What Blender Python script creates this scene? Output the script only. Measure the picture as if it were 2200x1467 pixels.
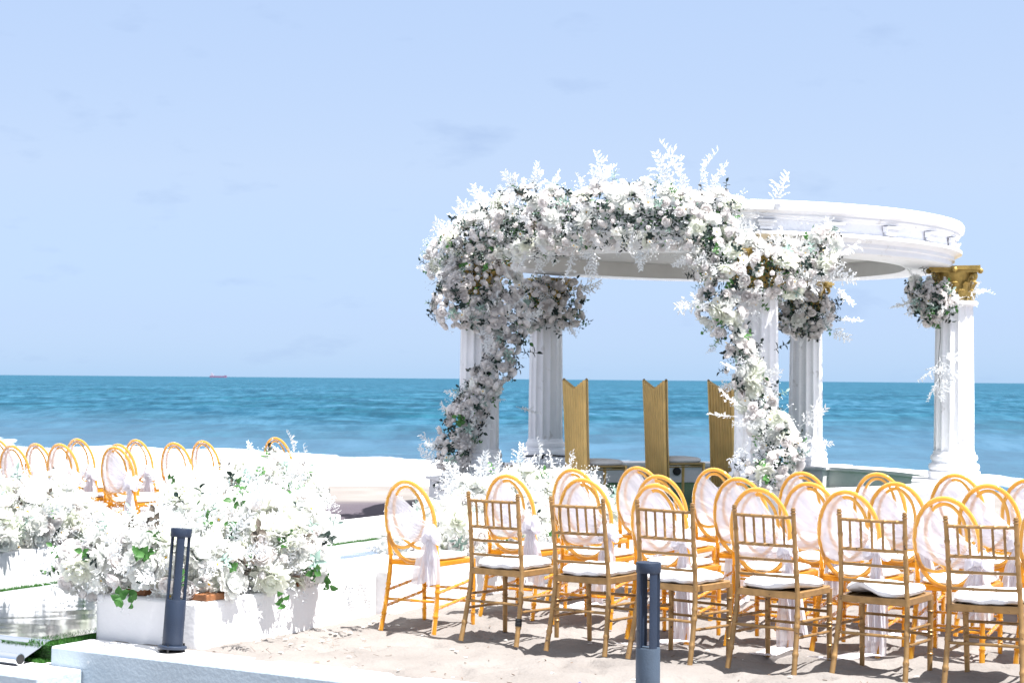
import bpy, math, random
import numpy as np
from mathutils import Vector, Matrix, Euler
R = math.radians
rnd = random.Random(7)
for o in list(bpy.data.objects): bpy.data.objects.remove(o)
sc = bpy.context.scene
C = sc.collection

# ------------------------------------------------------------------ camera
cam = bpy.data.cameras.new('camera'); cam_o = bpy.data.objects.new('camera', cam); C.objects.link(cam_o)
sc.camera = cam_o
cam.sensor_width = 36.0; cam.sensor_fit = 'HORIZONTAL'
cam.lens = 36.0*3600/2200
cam.clip_start = 0.1; cam.clip_end = 60000
EYE = 1.6
cam_o.matrix_world = Matrix.Translation((0, 0, EYE)) @ Matrix.Rotation(R(90+1.281), 4, 'X') @ Matrix.Rotation(R(0.469), 4, 'Z')
cam.dof.use_dof = True; cam.dof.focus_distance = 10.2; cam.dof.aperture_fstop = 8.0

# ------------------------------------------------------------------ light
SUN_TO = Vector((0.62, -0.40, 1.75)).normalized()
el = math.asin(SUN_TO.z); az = math.atan2(SUN_TO.x, SUN_TO.y)
w = bpy.data.worlds.new('World'); sc.world = w; w.use_nodes = True
nt = w.node_tree; N = nt.nodes; L = nt.links
bg = N['Background']; bg.inputs[1].default_value = 0.122
sky = N.new('ShaderNodeTexSky'); sky.sky_type = 'NISHITA'; sky.sun_disc = False
sky.sun_elevation = el; sky.sun_rotation = az; sky.altitude = 0; sky.air_density = 1.0; sky.dust_density = 0.6; sky.ozone_density = 1.5
# thin high veil and a few soft cloud wisps over the clear-sky model
tc = N.new('ShaderNodeTexCoord')
mp = N.new('ShaderNodeMapping'); mp.inputs['Scale'].default_value = (1.0, 1.0, 3.0)
L.new(tc.outputs['Generated'], mp.inputs[0])
nz = N.new('ShaderNodeTexNoise'); nz.inputs['Scale'].default_value = 13; nz.inputs['Detail'].default_value = 6; nz.inputs['Roughness'].default_value = .55
L.new(mp.outputs[0], nz.inputs[0])
cr = N.new('ShaderNodeValToRGB'); cr.color_ramp.elements[0].position = .60; cr.color_ramp.elements[1].position = .76
cr.color_ramp.elements[0].color = (0, 0, 0, 1); cr.color_ramp.elements[1].color = (.45, .45, .45, 1)
L.new(nz.outputs[0], cr.inputs[0])
veil = N.new('ShaderNodeMixRGB'); veil.inputs[0].default_value = .86
sep = N.new('ShaderNodeSeparateXYZ'); L.new(tc.outputs['Generated'], sep.inputs[0])
vr = N.new('ShaderNodeValToRGB'); L.new(sep.outputs['Z'], vr.inputs[0]); e_ = vr.color_ramp.elements
e_[0].position = 0; e_[0].color = (.335, .555, .88, 1); e_[1].position = 1.0; e_[1].color = (1.45, 1.40, 1.35, 1)
for ps, cc in ((.035, (.365, .525, .86, 1)), (.12, (.48, .585, .81, 1)), (.22, (.468, .59, .834, 1)), (.5, (.86, .92, 1.0, 1))): q_ = e_.new(ps); q_.color = cc  # stops high above the frame are brightened to add fill light
vs_ = N.new('ShaderNodeVectorMath'); vs_.operation = 'SCALE'; vs_.inputs['Scale'].default_value = 3.48
L.new(vr.outputs[0], vs_.inputs[0]); L.new(vs_.outputs[0], veil.inputs[2])
L.new(sky.outputs[0], veil.inputs[1])
wisp = N.new('ShaderNodeMixRGB'); wisp.inputs[2].default_value = (1.30, 1.78, 2.75, 1)
L.new(veil.outputs[0], wisp.inputs[1]); L.new(cr.outputs[0], wisp.inputs[0])
L.new(wisp.outputs[0], bg.inputs[0])
sun = bpy.data.lights.new('sun', 'SUN'); sun.energy = 5.0; sun.angle = R(0.53); sun.color = (1, .965, .91)
sun_o = bpy.data.objects.new('sun', sun); C.objects.link(sun_o)
sun_o.rotation_euler = SUN_TO.to_track_quat('Z', 'Y').to_euler(); sun_o.location = (0, 0, 30)
sc.view_settings.view_transform = 'Standard'; sc.view_settings.look = 'None'
sc.view_settings.gamma = 1.0; sc.view_settings.exposure = 1.33
try: sc.view_settings.use_curve_mapping = False
except Exception: pass
sc.render.engine = 'CYCLES'
sc.cycles.max_bounces = 8; sc.cycles.transparent_max_bounces = 16; sc.cycles.transmission_bounces = 8
sc.cycles.caustics_reflective = False; sc.cycles.caustics_refractive = False

# ------------------------------------------------------------------ materials
def new_mat(name):
    m = bpy.data.materials.new(name); m.use_nodes = True
    return m, m.node_tree.nodes, m.node_tree.links, m.node_tree.nodes['Principled BSDF']
def mat(name, col, rough=.6, metal=0, var=.0, vscale=5, bump=0, bscale=60, spot=None, spot_at=.62, spot_scale=30, sub=0, trans=0, ior=1.45, objrand=0, spec=.5, coat=0):
    m, n, l, p = new_mat(name)
    p.inputs['Roughness'].default_value = rough; p.inputs['Metallic'].default_value = metal
    p.inputs['IOR'].default_value = ior; p.inputs['Specular IOR Level'].default_value = spec
    if trans: p.inputs['Transmission Weight'].default_value = trans
    if coat: p.inputs['Coat Weight'].default_value = coat
    t = n.new('ShaderNodeTexCoord')
    rgb = n.new('ShaderNodeRGB'); rgb.outputs[0].default_value = (*col, 1); out = rgb.outputs[0]
    if var:
        a = n.new('ShaderNodeTexNoise'); a.inputs['Scale'].default_value = vscale; a.inputs['Detail'].default_value = 5
        l.new(t.outputs['Object'], a.inputs[0])
        mr = n.new('ShaderNodeMapRange'); mr.inputs[1].default_value = .3; mr.inputs[2].default_value = .7; mr.inputs[3].default_value = 1-var; mr.inputs[4].default_value = 1+var
        l.new(a.outputs[0], mr.inputs[0])
        mm = n.new('ShaderNodeVectorMath'); mm.operation = 'SCALE'; l.new(out, mm.inputs[0]); l.new(mr.outputs[0], mm.inputs['Scale']); out = mm.outputs[0]
    if objrand:
        oi = n.new('ShaderNodeObjectInfo'); mr = n.new('ShaderNodeMapRange'); mr.inputs[3].default_value = 1-objrand; mr.inputs[4].default_value = 1+objrand
        l.new(oi.outputs['Random'], mr.inputs[0])
        mm = n.new('ShaderNodeVectorMath'); mm.operation = 'SCALE'; l.new(out, mm.inputs[0]); l.new(mr.outputs[0], mm.inputs['Scale']); out = mm.outputs[0]
    if spot:
        a = n.new('ShaderNodeTexNoise'); a.inputs['Scale'].default_value = spot_scale; a.inputs['Detail'].default_value = 6; a.inputs['Roughness'].default_value = .65
        oi = n.new('ShaderNodeObjectInfo'); ad = n.new('ShaderNodeVectorMath'); ad.operation = 'ADD'
        l.new(t.outputs['Object'], ad.inputs[0]); l.new(oi.outputs['Location'], ad.inputs[1]); l.new(ad.outputs[0], a.inputs[0])
        r_ = n.new('ShaderNodeValToRGB'); r_.color_ramp.elements[0].position = spot_at; r_.color_ramp.elements[1].position = spot_at+.05
        l.new(a.outputs[0], r_.inputs[0])
        mx = n.new('ShaderNodeMixRGB'); mx.inputs[2].default_value = (*spot, 1); l.new(r_.outputs[0], mx.inputs[0]); l.new(out, mx.inputs[1]); out = mx.outputs[0]
    l.new(out, p.inputs['Base Color'])
    if bump:
        a = n.new('ShaderNodeTexNoise'); a.inputs['Scale'].default_value = bscale; a.inputs['Detail'].default_value = 6
        l.new(t.outputs['Object'], a.inputs[0]); b = n.new('ShaderNodeBump'); b.inputs['Strength'].default_value = bump; b.inputs['Distance'].default_value = .02
        l.new(a.outputs[0], b.inputs['Height']); l.new(b.outputs[0], p.inputs['Normal'])
    return m
def thin_mat(name, col, translucent=.35, alpha=1.0, rough=.8, objrand=0):
    """thin petals, leaves and cloth: diffuse + light through, optionally see-through"""
    m, n, l, p = new_mat(name)
    rgb = n.new('ShaderNodeRGB'); rgb.outputs[0].default_value = (*col, 1); out = rgb.outputs[0]
    if objrand:
        oi = n.new('ShaderNodeObjectInfo'); mr = n.new('ShaderNodeMapRange'); mr.inputs[3].default_value = 1-objrand; mr.inputs[4].default_value = 1+objrand*.3
        l.new(oi.outputs['Random'], mr.inputs[0])
        mm = n.new('ShaderNodeVectorMath'); mm.operation = 'SCALE'; l.new(out, mm.inputs[0]); l.new(mr.outputs[0], mm.inputs['Scale']); out = mm.outputs[0]
    p.inputs['Roughness'].default_value = rough; p.inputs['Specular IOR Level'].default_value = .25
    l.new(out, p.inputs['Base Color'])
    tr = n.new('ShaderNodeBsdfTranslucent'); l.new(out, tr.inputs[0])
    mx = n.new('ShaderNodeMixShader'); mx.inputs[0].default_value = translucent
    l.new(p.outputs[0], mx.inputs[1]); l.new(tr.outputs[0], mx.inputs[2]); last = mx.outputs[0]
    if alpha < 1:
        tp = n.new('ShaderNodeBsdfTransparent'); m2 = n.new('ShaderNodeMixShader'); m2.inputs[0].default_value = alpha
        l.new(tp.outputs[0], m2.inputs[1]); l.new(last, m2.inputs[2]); last = m2.outputs[0]
    l.new(last, n['Material Output'].inputs[0])
    return m

M = {}
M['white_paint'] = mat('white_paint', (.82, .83, .87), .55, var=.04, vscale=3, bump=.25, bscale=40, spot=(.66, .66, .68), spot_at=.62, spot_scale=5)
M['plaster'] = mat('white_plaster', (.74, .74, .76), .8, var=.05, vscale=2.5, bump=.16, bscale=30, spot=(.55, .54, .53), spot_at=.655, spot_scale=12)
M['kerb_side'] = mat('grey_blue_sides', (.42, .50, .575), .85, var=.07, vscale=3, bump=.30, bscale=38, spot=(.75, .76, .77), spot_at=.69, spot_scale=7)  # grey-blue for all kerb and step faces except the tops
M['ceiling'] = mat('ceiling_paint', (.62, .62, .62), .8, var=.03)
M['gold_old'] = mat('gold_leaf_paint', (.42, .29, .085), .42, .45, var=.25, vscale=14, bump=.4, bscale=70)
M['gold'] = mat('gold_paint', (.335, .200, .082), .36, .45, var=.2, vscale=20, spot=(.09, .055, .045), spot_at=.635, spot_scale=26, objrand=.14)
M['gold_bright'] = mat('brushed_gold', (.66, .44, .165), .40, .5, var=.14, vscale=5)
M['gold_dark'] = mat('dark_gold', (.30, .21, .09), .35, .6)
M['cushion'] = mat('white_cotton', (.80, .80, .83), .9, bump=.3, bscale=25)
M['cushion_grey'] = mat('throne_upholstery', (.62, .60, .60), .85)
M['bollard'] = mat('grey_powder_coat', (.013, .024, .050), .5, var=.12, vscale=8, spot=(.65, .65, .68), spot_at=.735, spot_scale=45, bump=.15, bscale=120)
M['bollard_light'] = mat('dusty_grey_powder_coat', (.046, .069, .105), .6, var=.14, vscale=10, bump=.15, bscale=120)
M['rubber'] = mat('black_rubber', (.02, .02, .022), .6)
M['wood'] = mat('stained_wood', (.22, .09, .035), .6, var=.25, vscale=12, bump=.3, bscale=40)
M['rose'] = thin_mat('rose_petal', (.93, .905, .90), .48, objrand=.08)
M['mum'] = thin_mat('white_petal', (.92, .93, .91), .45, objrand=.05)
M['cream'] = thin_mat('cream_petal', (.90, .92, .84), .38, objrand=.06)
M['yellow'] = mat('flower_centre', (.75, .45, .03), .7)
M['leaf_dark'] = thin_mat('dark_leaf', (.020, .038, .033), .15, rough=.45, objrand=.3)
M['leaf_green'] = thin_mat('green_leaf', (.075, .21, .055), .25, rough=.45, objrand=.4)
M['leaf_grey'] = thin_mat('grey_green_leaf', (.30, .42, .38), .2, objrand=.2)
M['leaf_bronze'] = thin_mat('bronze_leaf', (.10, .085, .07), .15, rough=.5, objrand=.3)
M['frond'] = thin_mat('white_frond', (.84, .86, .88), .4)
M['tulle'] = thin_mat('white_tulle', (.88, .865, .92), .45, alpha=.60)
M['tulle_thick'] = thin_mat('gathered_tulle', (.89, .88, .93), .45, alpha=.82)
M['turf'] = mat('artificial_turf', (.026, .095, .026), .85, var=.3, vscale=40, bump=1, bscale=150)
M['blade'] = thin_mat('turf_blade', (.05, .17, .03), .25)
M['hull'] = mat('ship_hull_red', (.24, .14, .24), .7)
M['ship_white'] = mat('ship_superstructure', (.45, .42, .5), .7)

# amber resin
m, n, l, p = new_mat('amber_resin'); M['amber'] = m
p.inputs['Base Color'].default_value = (1.0, .58, .08, 1); p.inputs['Roughness'].default_value = .08
p.inputs['Transmission Weight'].default_value = .55; p.inputs['IOR'].default_value = 1.35
tr = n.new('ShaderNodeBsdfTranslucent'); tr.inputs[0].default_value = (1, .56, .05, 1)
mx = n.new('ShaderNodeMixShader'); mx.inputs[0].default_value = .45
l.new(p.outputs[0], mx.inputs[1]); l.new(tr.outputs[0], mx.inputs[2]); l.new(mx.outputs[0], n['Material Output'].inputs[0])
m, n, l, p = new_mat('amber_resin_pale'); M['amber_pale'] = m
p.inputs['Base Color'].default_value = (1.0, .68, .20, 1); p.inputs['Roughness'].default_value = .06
p.inputs['Transmission Weight'].default_value = .55; p.inputs['IOR'].default_value = 1.35
tr = n.new('ShaderNodeBsdfTranslucent'); tr.inputs[0].default_value = (1, .60, .10, 1)
mx = n.new('ShaderNodeMixShader'); mx.inputs[0].default_value = .42
l.new(p.outputs[0], mx.inputs[1]); l.new(tr.outputs[0], mx.inputs[2]); l.new(mx.outputs[0], n['Material Output'].inputs[0])
# mirror foil
m, n, l, p = new_mat('mirror_foil'); M['mirror'] = m
p.inputs['Base Color'].default_value = (.86, .89, .93, 1); p.inputs['Metallic'].default_value = 1; p.inputs['Roughness'].default_value = .09
# sand
m, n, l, p = new_mat('sand'); M['sand'] = m
p.inputs['Roughness'].default_value = .95; p.inputs['Specular IOR Level'].default_value = .15
t = n.new('ShaderNodeTexCoord')
a = n.new('ShaderNodeTexNoise'); a.inputs['Scale'].default_value = 1.3; a.inputs['Detail'].default_value = 8; l.new(t.outputs['Object'], a.inputs[0])
r_ = n.new('ShaderNodeValToRGB'); r_.color_ramp.elements[0].position = .3; r_.color_ramp.elements[0].color = (.185, .170, .163, 1)
r_.color_ramp.elements[1].position = .7; r_.color_ramp.elements[1].color = (.245, .228, .220, 1); l.new(a.outputs[0], r_.inputs[0])
g = n.new('ShaderNodeTexNoise'); g.inputs['Scale'].default_value = 90; g.inputs['Detail'].default_value = 4; l.new(t.outputs['Object'], g.inputs[0])
r2 = n.new('ShaderNodeValToRGB'); r2.color_ramp.elements[0].position = .66; r2.color_ramp.elements[1].position = .72
r2.color_ramp.elements[1].color = (.8, .8, .8, 1); l.new(g.outputs[0], r2.inputs[0])
mx = n.new('ShaderNodeMixRGB'); mx.inputs[2].default_value = (.23, .18, .15, 1); l.new(r2.outputs[0], mx.inputs[0]); l.new(r_.outputs[0], mx.inputs[1])
sand_dark = n.new('ShaderNodeAttribute'); sand_dark.attribute_name = 'sand_dark'
mw = n.new('ShaderNodeMixRGB'); mw.inputs[2].default_value = (.085, .073, .09, 1); l.new(sand_dark.outputs['Fac'], mw.inputs[0]); l.new(mx.outputs[0], mw.inputs[1])
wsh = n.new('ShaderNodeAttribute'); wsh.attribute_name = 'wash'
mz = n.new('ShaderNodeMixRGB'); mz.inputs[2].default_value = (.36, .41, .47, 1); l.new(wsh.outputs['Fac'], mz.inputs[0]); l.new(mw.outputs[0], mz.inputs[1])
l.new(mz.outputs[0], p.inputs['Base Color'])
b0 = n.new('ShaderNodeTexNoise'); b0.inputs['Scale'].default_value = 35; b0.inputs['Detail'].default_value = 8; l.new(t.outputs['Object'], b0.inputs[0])
b = n.new('ShaderNodeBump'); b.inputs['Strength'].default_value = .55; b.inputs['Distance'].default_value = .02; l.new(b0.outputs[0], b.inputs['Height']); l.new(b.outputs[0], p.inputs['Normal'])
# sea water
m, n, l, p = new_mat('sea_water'); M['sea'] = m
t = n.new('ShaderNodeTexCoord')
def nzn(scale, stretch, detail=4, rough=.5):
    q = n.new('ShaderNodeMapping'); q.inputs['Scale'].default_value = stretch; l.new(t.outputs['Object'], q.inputs[0])
    a = n.new('ShaderNodeTexNoise'); a.inputs['Scale'].default_value = scale; a.inputs['Detail'].default_value = detail; a.inputs['Roughness'].default_value = rough
    l.new(q.outputs[0], a.inputs[0]); return a.outputs[0]
def ramp(x, p0, c0, p1, c1):
    r_ = n.new('ShaderNodeValToRGB'); r_.color_ramp.elements[0].position = p0; r_.color_ramp.elements[0].color = (*c0, 1)
    r_.color_ramp.elements[1].position = p1; r_.color_ramp.elements[1].color = (*c1, 1); l.new(x, r_.inputs[0]); return r_.outputs[0]
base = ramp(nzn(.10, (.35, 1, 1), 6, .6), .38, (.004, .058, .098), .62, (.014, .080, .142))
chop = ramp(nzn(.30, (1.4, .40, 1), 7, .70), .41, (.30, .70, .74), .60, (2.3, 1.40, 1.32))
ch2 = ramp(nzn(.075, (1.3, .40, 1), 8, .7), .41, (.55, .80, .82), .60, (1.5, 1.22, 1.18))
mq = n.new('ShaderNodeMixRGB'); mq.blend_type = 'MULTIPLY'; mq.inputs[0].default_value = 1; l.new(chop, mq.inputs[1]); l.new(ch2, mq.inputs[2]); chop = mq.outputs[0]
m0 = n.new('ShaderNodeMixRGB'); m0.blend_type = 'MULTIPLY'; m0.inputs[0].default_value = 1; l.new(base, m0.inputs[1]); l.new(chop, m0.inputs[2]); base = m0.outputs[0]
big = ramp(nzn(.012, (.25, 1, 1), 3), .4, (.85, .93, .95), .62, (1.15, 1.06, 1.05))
mm = n.new('ShaderNodeMixRGB'); mm.blend_type = 'MULTIPLY'; mm.inputs[0].default_value = 1; l.new(base, mm.inputs[1]); l.new(big, mm.inputs[2])
fo = n.new('ShaderNodeAttribute'); fo.attribute_name = 'foam'
fn = nzn(.55, (.5, 1.3, 1), 7, .65)
ma = n.new('ShaderNodeMath'); ma.operation = 'ADD'; l.new(fo.outputs['Fac'], ma.inputs[0]); l.new(fn, ma.inputs[1])
fr = n.new('ShaderNodeValToRGB'); fr.color_ramp.elements[0].position = .78; fr.color_ramp.elements[1].position = .92; l.new(ma.outputs[0], fr.inputs[0])
mf = n.new('ShaderNodeMixRGB'); mf.inputs[2].default_value = (.86, .87, .9, 1); l.new(fr.outputs[0], mf.inputs[0]); l.new(mm.outputs[0], mf.inputs[1])
milk = n.new('ShaderNodeAttribute'); milk.attribute_name = 'milk'
mk = n.new('ShaderNodeMixRGB'); mk.inputs[2].default_value = (.064, .120, .185, 1)
mlt = n.new('ShaderNodeMath'); mlt.operation = 'MULTIPLY'; mlt.inputs[1].default_value = .8; l.new(milk.outputs['Fac'], mlt.inputs[0]); l.new(mlt.outputs[0], mk.inputs[0]); l.new(mm.outputs[0], mk.inputs[1]); l.new(mk.outputs[0], mf.inputs[1])
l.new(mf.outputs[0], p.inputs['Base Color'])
rr = n.new('ShaderNodeMapRange'); rr.inputs[3].default_value = .5; rr.inputs[4].default_value = .9; l.new(fr.outputs[0], rr.inputs[0]); l.new(rr.outputs[0], p.inputs['Roughness'])
p.inputs['Specular IOR Level'].default_value = .10; p.inputs['IOR'].default_value = 1.33
b = n.new('ShaderNodeBump'); b.inputs['Strength'].default_value = .7; b.inputs['Distance'].default_value = .5
l.new(nzn(.8, (.4, 1, 1), 8, .6), b.inputs['Height']); l.new(b.outputs[0], p.inputs['Normal'])

# ------------------------------------------------------------------ helpers
def tag(o, label=None, cat=None, group=None, kind=None):
    if label: o['label'] = label
    if cat: o['category'] = cat
    if group: o['group'] = group
    if kind: o['kind'] = kind
    return o
def empty(name, loc=(0, 0, 0), rz=0, parent=None):
    o = bpy.data.objects.new(name, None); C.objects.link(o); o.location = loc; o.rotation_euler = (0, 0, rz); o.empty_display_size = .1
    if parent: o.parent = parent
    return o
class MB:
    def __init__(s): s.v = []; s.f = []; s.m = []
    def add(s, vs, fs, mi=0):
        k = len(s.v); s.v += [tuple(v) for v in vs]; s.f += [tuple(i+k for i in f) for f in fs]; s.m += [mi]*len(fs); return s
    def box(s, c, d, rot=None, mi=0, taper=1):
        vs = []
        for z in (-.5, .5):
            q = taper if z > 0 else 1
            for x, y in ((-.5, -.5), (.5, -.5), (.5, .5), (-.5, .5)):
                p_ = Vector((x*d[0]*q, y*d[1]*q, z*d[2]))
                if rot: p_ = rot @ p_
                vs.append(p_+Vector(c))
        return s.add(vs, [(3, 2, 1, 0), (4, 5, 6, 7), (0, 1, 5, 4), (1, 2, 6, 5), (2, 3, 7, 6), (3, 0, 4, 7)], mi)
    def tube(s, pts, rad, n=8, closed=False, mi=0, flat=None):
        pts = [Vector(p_) for p_ in pts]; K = len(pts)
        if not hasattr(rad, '__len__'): rad = [rad]*K
        up = None; rings = []
        for i in range(K):
            if closed: tg = pts[(i+1) % K]-pts[i-1]
            else: tg = pts[min(i+1, K-1)]-pts[max(i-1, 0)]
            tg.normalize()
            if up is None:
                up = Vector((0, 1, 0)) if abs(tg.y) < .9 else Vector((1, 0, 0))
            up = (up-tg*up.dot(tg)).normalized(); sd = tg.cross(up)
            fx, fy = flat or (1, 1)
            rings.append([pts[i]+(sd*math.cos(2*math.pi*k/n)*fx+up*math.sin(2*math.pi*k/n)*fy)*rad[i] for k in range(n)])
        vs = [v for r_ in rings for v in r_]; fs = []
        for i in range(K if closed else K-1):
            j = (i+1) % K
            for k in range(n):
                fs.append((i*n+k, i*n+(k+1) % n, j*n+(k+1) % n, j*n+k))
        if not closed:
            fs.append(tuple(range(n))[::-1]); fs.append(tuple((K-1)*n+k for k in range(n)))
        return s.add(vs, fs, mi)
    def lathe(s, prof, c=(0, 0, 0), n=32, a0=0, a1=None, mi=0, fn=None, cap=True):
        """prof: (r,z) list. full turn or arc a0..a1"""
        full = a1 is None; K = len(prof); m_ = n if full else n+1; vs = []
        for i in range(m_):
            a = a0+(2*math.pi*i/n if full else (a1-a0)*i/n)
            for (r_, z) in prof:
                q = r_*(fn(a, z) if fn else 1)
                vs.append((c[0]+q*math.cos(a), c[1]+q*math.sin(a), c[2]+z))
        fs = []
        for i in range(n):
            j = (i+1) % m_
            for k in range(K-1): fs.append((i*K+k, j*K+k, j*K+k+1, i*K+k+1))
        if full and cap:
            fs.append(tuple(i*K for i in range(m_))[::-1]); fs.append(tuple(i*K+K-1 for i in range(m_)))
        if not full:
            fs.append(tuple(range(K))); fs.append(tuple((m_-1)*K+k for k in range(K))[::-1])
        return s.add(vs, fs, mi)
    def prism(s, poly, z0, z1, mi=0):
        n_ = len(poly); vs = [(x, y, z0) for x, y in poly]+[(x, y, z1) for x, y in poly]
        fs = [tuple(range(n_))[::-1], tuple(range(n_, 2*n_))]+[(i, (i+1) % n_, n_+(i+1) % n_, n_+i) for i in range(n_)]
        return s.add(vs, fs, mi)
    def ball(s, c, r_, n=8, mi=0, sc_=(1, 1, 1)):
        prof = [(math.sin(math.pi*i/(n//2+1))*r_, -math.cos(math.pi*i/(n//2+1))*r_) for i in range(n//2+2)]
        k0 = len(s.v); s.lathe(prof, (0, 0, 0), n, mi=mi, cap=False)
        for i in range(k0, len(s.v)):
            v = s.v[i]; s.v[i] = (v[0]*sc_[0]+c[0], v[1]*sc_[1]+c[1], v[2]*sc_[2]+c[2])
        return s
    def mesh(s, name, mats, smooth=True, angle=40):
        me = bpy.data.meshes.new(name); me.from_pydata(s.v, [], s.f); me.update()
        for x in (mats if isinstance(mats, (list, tuple)) else [mats]): me.materials.append(x)
        for p_, k in zip(me.polygons, s.m): p_.material_index = k
        if smooth:
            me.polygons.foreach_set('use_smooth', [True]*len(me.polygons))
            try: me.set_sharp_from_angle(angle=R(angle))
            except Exception: pass
        return me
    def build(s, name, mats, parent=None, smooth=True, angle=40):
        o = bpy.data.objects.new(name, s.mesh(name, mats, smooth, angle)); C.objects.link(o)
        if parent: o.parent = parent
        return o
def link(name, me, parent=None, loc=None, mw=None):
    o = bpy.data.objects.new(name, me); C.objects.link(o)
    if parent: o.parent = parent
    if loc is not None: o.location = loc
    if mw is not None: o.matrix_basis = mw
    return o
def copy_tree(o, parent=None):
    c = o.copy(); C.objects.link(c); c.parent = parent
    for ch in list(o.children): copy_tree(ch, c)
    return c
def bevel(o, w_=.01, seg=2):
    md = o.modifiers.new('bevel', 'BEVEL'); md.width = w_; md.segments = seg; md.limit_method = 'ANGLE'; md.angle_limit = R(40)
    return o
def catmull(P, k=6, closed=False):
    P = [Vector(p_) for p_ in P]; out = []; n_ = len(P)
    for i in range(n_ if closed else n_-1):
        a, b, c, d = (P[(i-1) % n_], P[i], P[(i+1) % n_], P[(i+2) % n_]) if closed else (P[max(i-1, 0)], P[i], P[i+1], P[min(i+2, n_-1)])
        for j in range(k):
            t = j/k; out.append(.5*((2*b)+(c-a)*t+(2*a-5*b+4*c-d)*t*t+(3*b-a-3*c+d)*t**3))
    if not closed: out.append(P[-1])
    return out
def np_mesh(name, V, F, mats, mi=None, smooth=True):
    """V (N,3), F (M,3) or (M,4)"""
    me = bpy.data.meshes.new(name); k = F.shape[1]
    me.vertices.add(len(V)); me.vertices.foreach_set('co', np.ascontiguousarray(V, dtype=np.float32).ravel())
    me.loops.add(F.size); me.loops.foreach_set('vertex_index', np.ascontiguousarray(F, dtype=np.int32).ravel())
    me.polygons.add(len(F)); me.polygons.foreach_set('loop_start', np.arange(0, F.size, k, dtype=np.int32))
    for x in mats: me.materials.append(x)
    if mi is not None: me.polygons.foreach_set('material_index', mi.astype(np.int32))
    me.update(calc_edges=True)
    if smooth: me.polygons.foreach_set('use_smooth', np.ones(len(F), dtype=bool))
    me.validate(); return me
_rs = np.random.RandomState(3)
_lat = _rs.rand(256, 256)
def vnoise(x, y):
    xi = np.floor(x).astype(int); yi = np.floor(y).astype(int); fx = x-xi; fy = y-yi
    fx = fx*fx*(3-2*fx); fy = fy*fy*(3-2*fy)
    g = lambda i, j: _lat[i % 256, j % 256]
    return (g(xi, yi)*(1-fx)+g(xi+1, yi)*fx)*(1-fy)+(g(xi, yi+1)*(1-fx)+g(xi+1, yi+1)*fx)*fy
def fbm(x, y, o=4):
    s = 0; a = .5; t = 0
    for i in range(o): s = s+a*vnoise(x*2**i+17.3*i, y*2**i-9.1*i); t += a; a *= .5
    return s/t-.5

# layout axes: a = along the chair rows, b = along the aisle towards the pavilion
AX = math.cos(R(30)), -math.sin(R(30)); BX = math.sin(R(30)), math.cos(R(30)); O0 = (-1.82, 9.85)
def P(a, b, z=0): return Vector((O0[0]+a*AX[0]+b*BX[0], O0[1]+a*AX[1]+b*BX[1], z))
def ab(X, Y):
    dx = X-O0[0]; dy = Y-O0[1]; return dx*AX[0]+dy*AX[1], dx*BX[0]+dy*BX[1]
def poly_ab(pts): return [tuple(P(a, b)[:2]) for a, b in pts]

# ------------------------------------------------------------------ terrain and sea
SEA = -2.2
xs_ = np.array([-400, -60, -30, -7, 13, 40, 400.]); shore_y = np.array([230, 90, 76, 61, 45, 36, 20.]); foam_y = np.array([260, 116, 98, 78.6, 73, 70, 70.])
def beach_z(X, Y):
    ys = np.interp(X, xs_, shore_y); y0 = np.minimum(23.5+0*X, ys-8)
    t = (Y-y0)/(ys-y0); z = SEA*np.clip(t, 0, 1.6)
    s = np.clip((Y-y0)/6, 0, 1); z = z*s*s*(3-2*s)+0
    return z
def grid_axis(lo, d0, d1, hi, step, g=1.18):
    a = [d0]; st = step
    while a[-1] > lo: st *= g; a.append(a[-1]-st)
    b = list(np.arange(d0+step, d1, step)); c = [d1]; st = step
    while c[-1] < hi: st *= g; c.append(c[-1]+st)
    return np.array(a[::-1]+b+c)
ga = grid_axis(-500, -.3, 6.6, 500, .026); gb = grid_axis(-60, -.35, 8.4, 260, .026)
A_, B_ = np.meshgrid(ga, gb, indexing='ij')
Xg = O0[0]+A_*AX[0]+B_*BX[0]; Yg = O0[1]+A_*AX[1]+B_*BX[1]
Zg = beach_z(Xg, Yg)
near = np.clip((B_-0)/.25, 0, 1)*np.clip((A_-.0)/.2, 0, 1)
foot = fbm(Xg*6.5+3, Yg*6.5, 3); foot = np.where(foot < -.04, (foot+.04)*.16, 0)
Zg = Zg+(fbm(Xg*1.6, Yg*1.6, 4)*.085+fbm(Xg*7, Yg*7, 3)*.040+foot)*(.25+.75*near)-.006
Zg = Zg+np.clip(1-(B_+.02)/.25, 0, 1)*(B_ > -.1)*np.clip((A_-.3)/.5, 0, 1)*.03*np.clip(fbm(Xg*3, Yg*3, 2)*4+.4, 0, 1)
Zg = np.where(B_ < -.16, -1.0+0*Zg, Zg)
Zg = np.where((A_ < -.75) & (B_ < 8.5) & (A_ > -3.2), np.minimum(Zg, -.03), Zg)
V = np.stack([Xg, Yg, Zg], -1).reshape(-1, 3)
na, nb = A_.shape; idx = np.arange(na*nb).reshape(na, nb)
F = np.stack([idx[:-1, :-1], idx[1:, :-1], idx[1:, 1:], idx[:-1, 1:]], -1).reshape(-1, 4)
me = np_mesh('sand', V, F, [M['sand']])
darkv = np.zeros(len(V)); Xf, Yf, Zf = V.T
d_ = ((Xf+1.9)/2.4)**2+((Yf-20.4)/1.7)**2+fbm(Xf*1.5, Yf*1.5, 3)*1.0  # darker grey-purple oval with a ragged edge, behind the far aisle wall
darkv = np.clip((1.0-d_)*3, 0, 1)
darkv = np.maximum(darkv, np.clip((Zf*-1-1.75)*2, 0, .35)*(Yf > 30))  # wet, slightly darker sand close to the waterline
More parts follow.
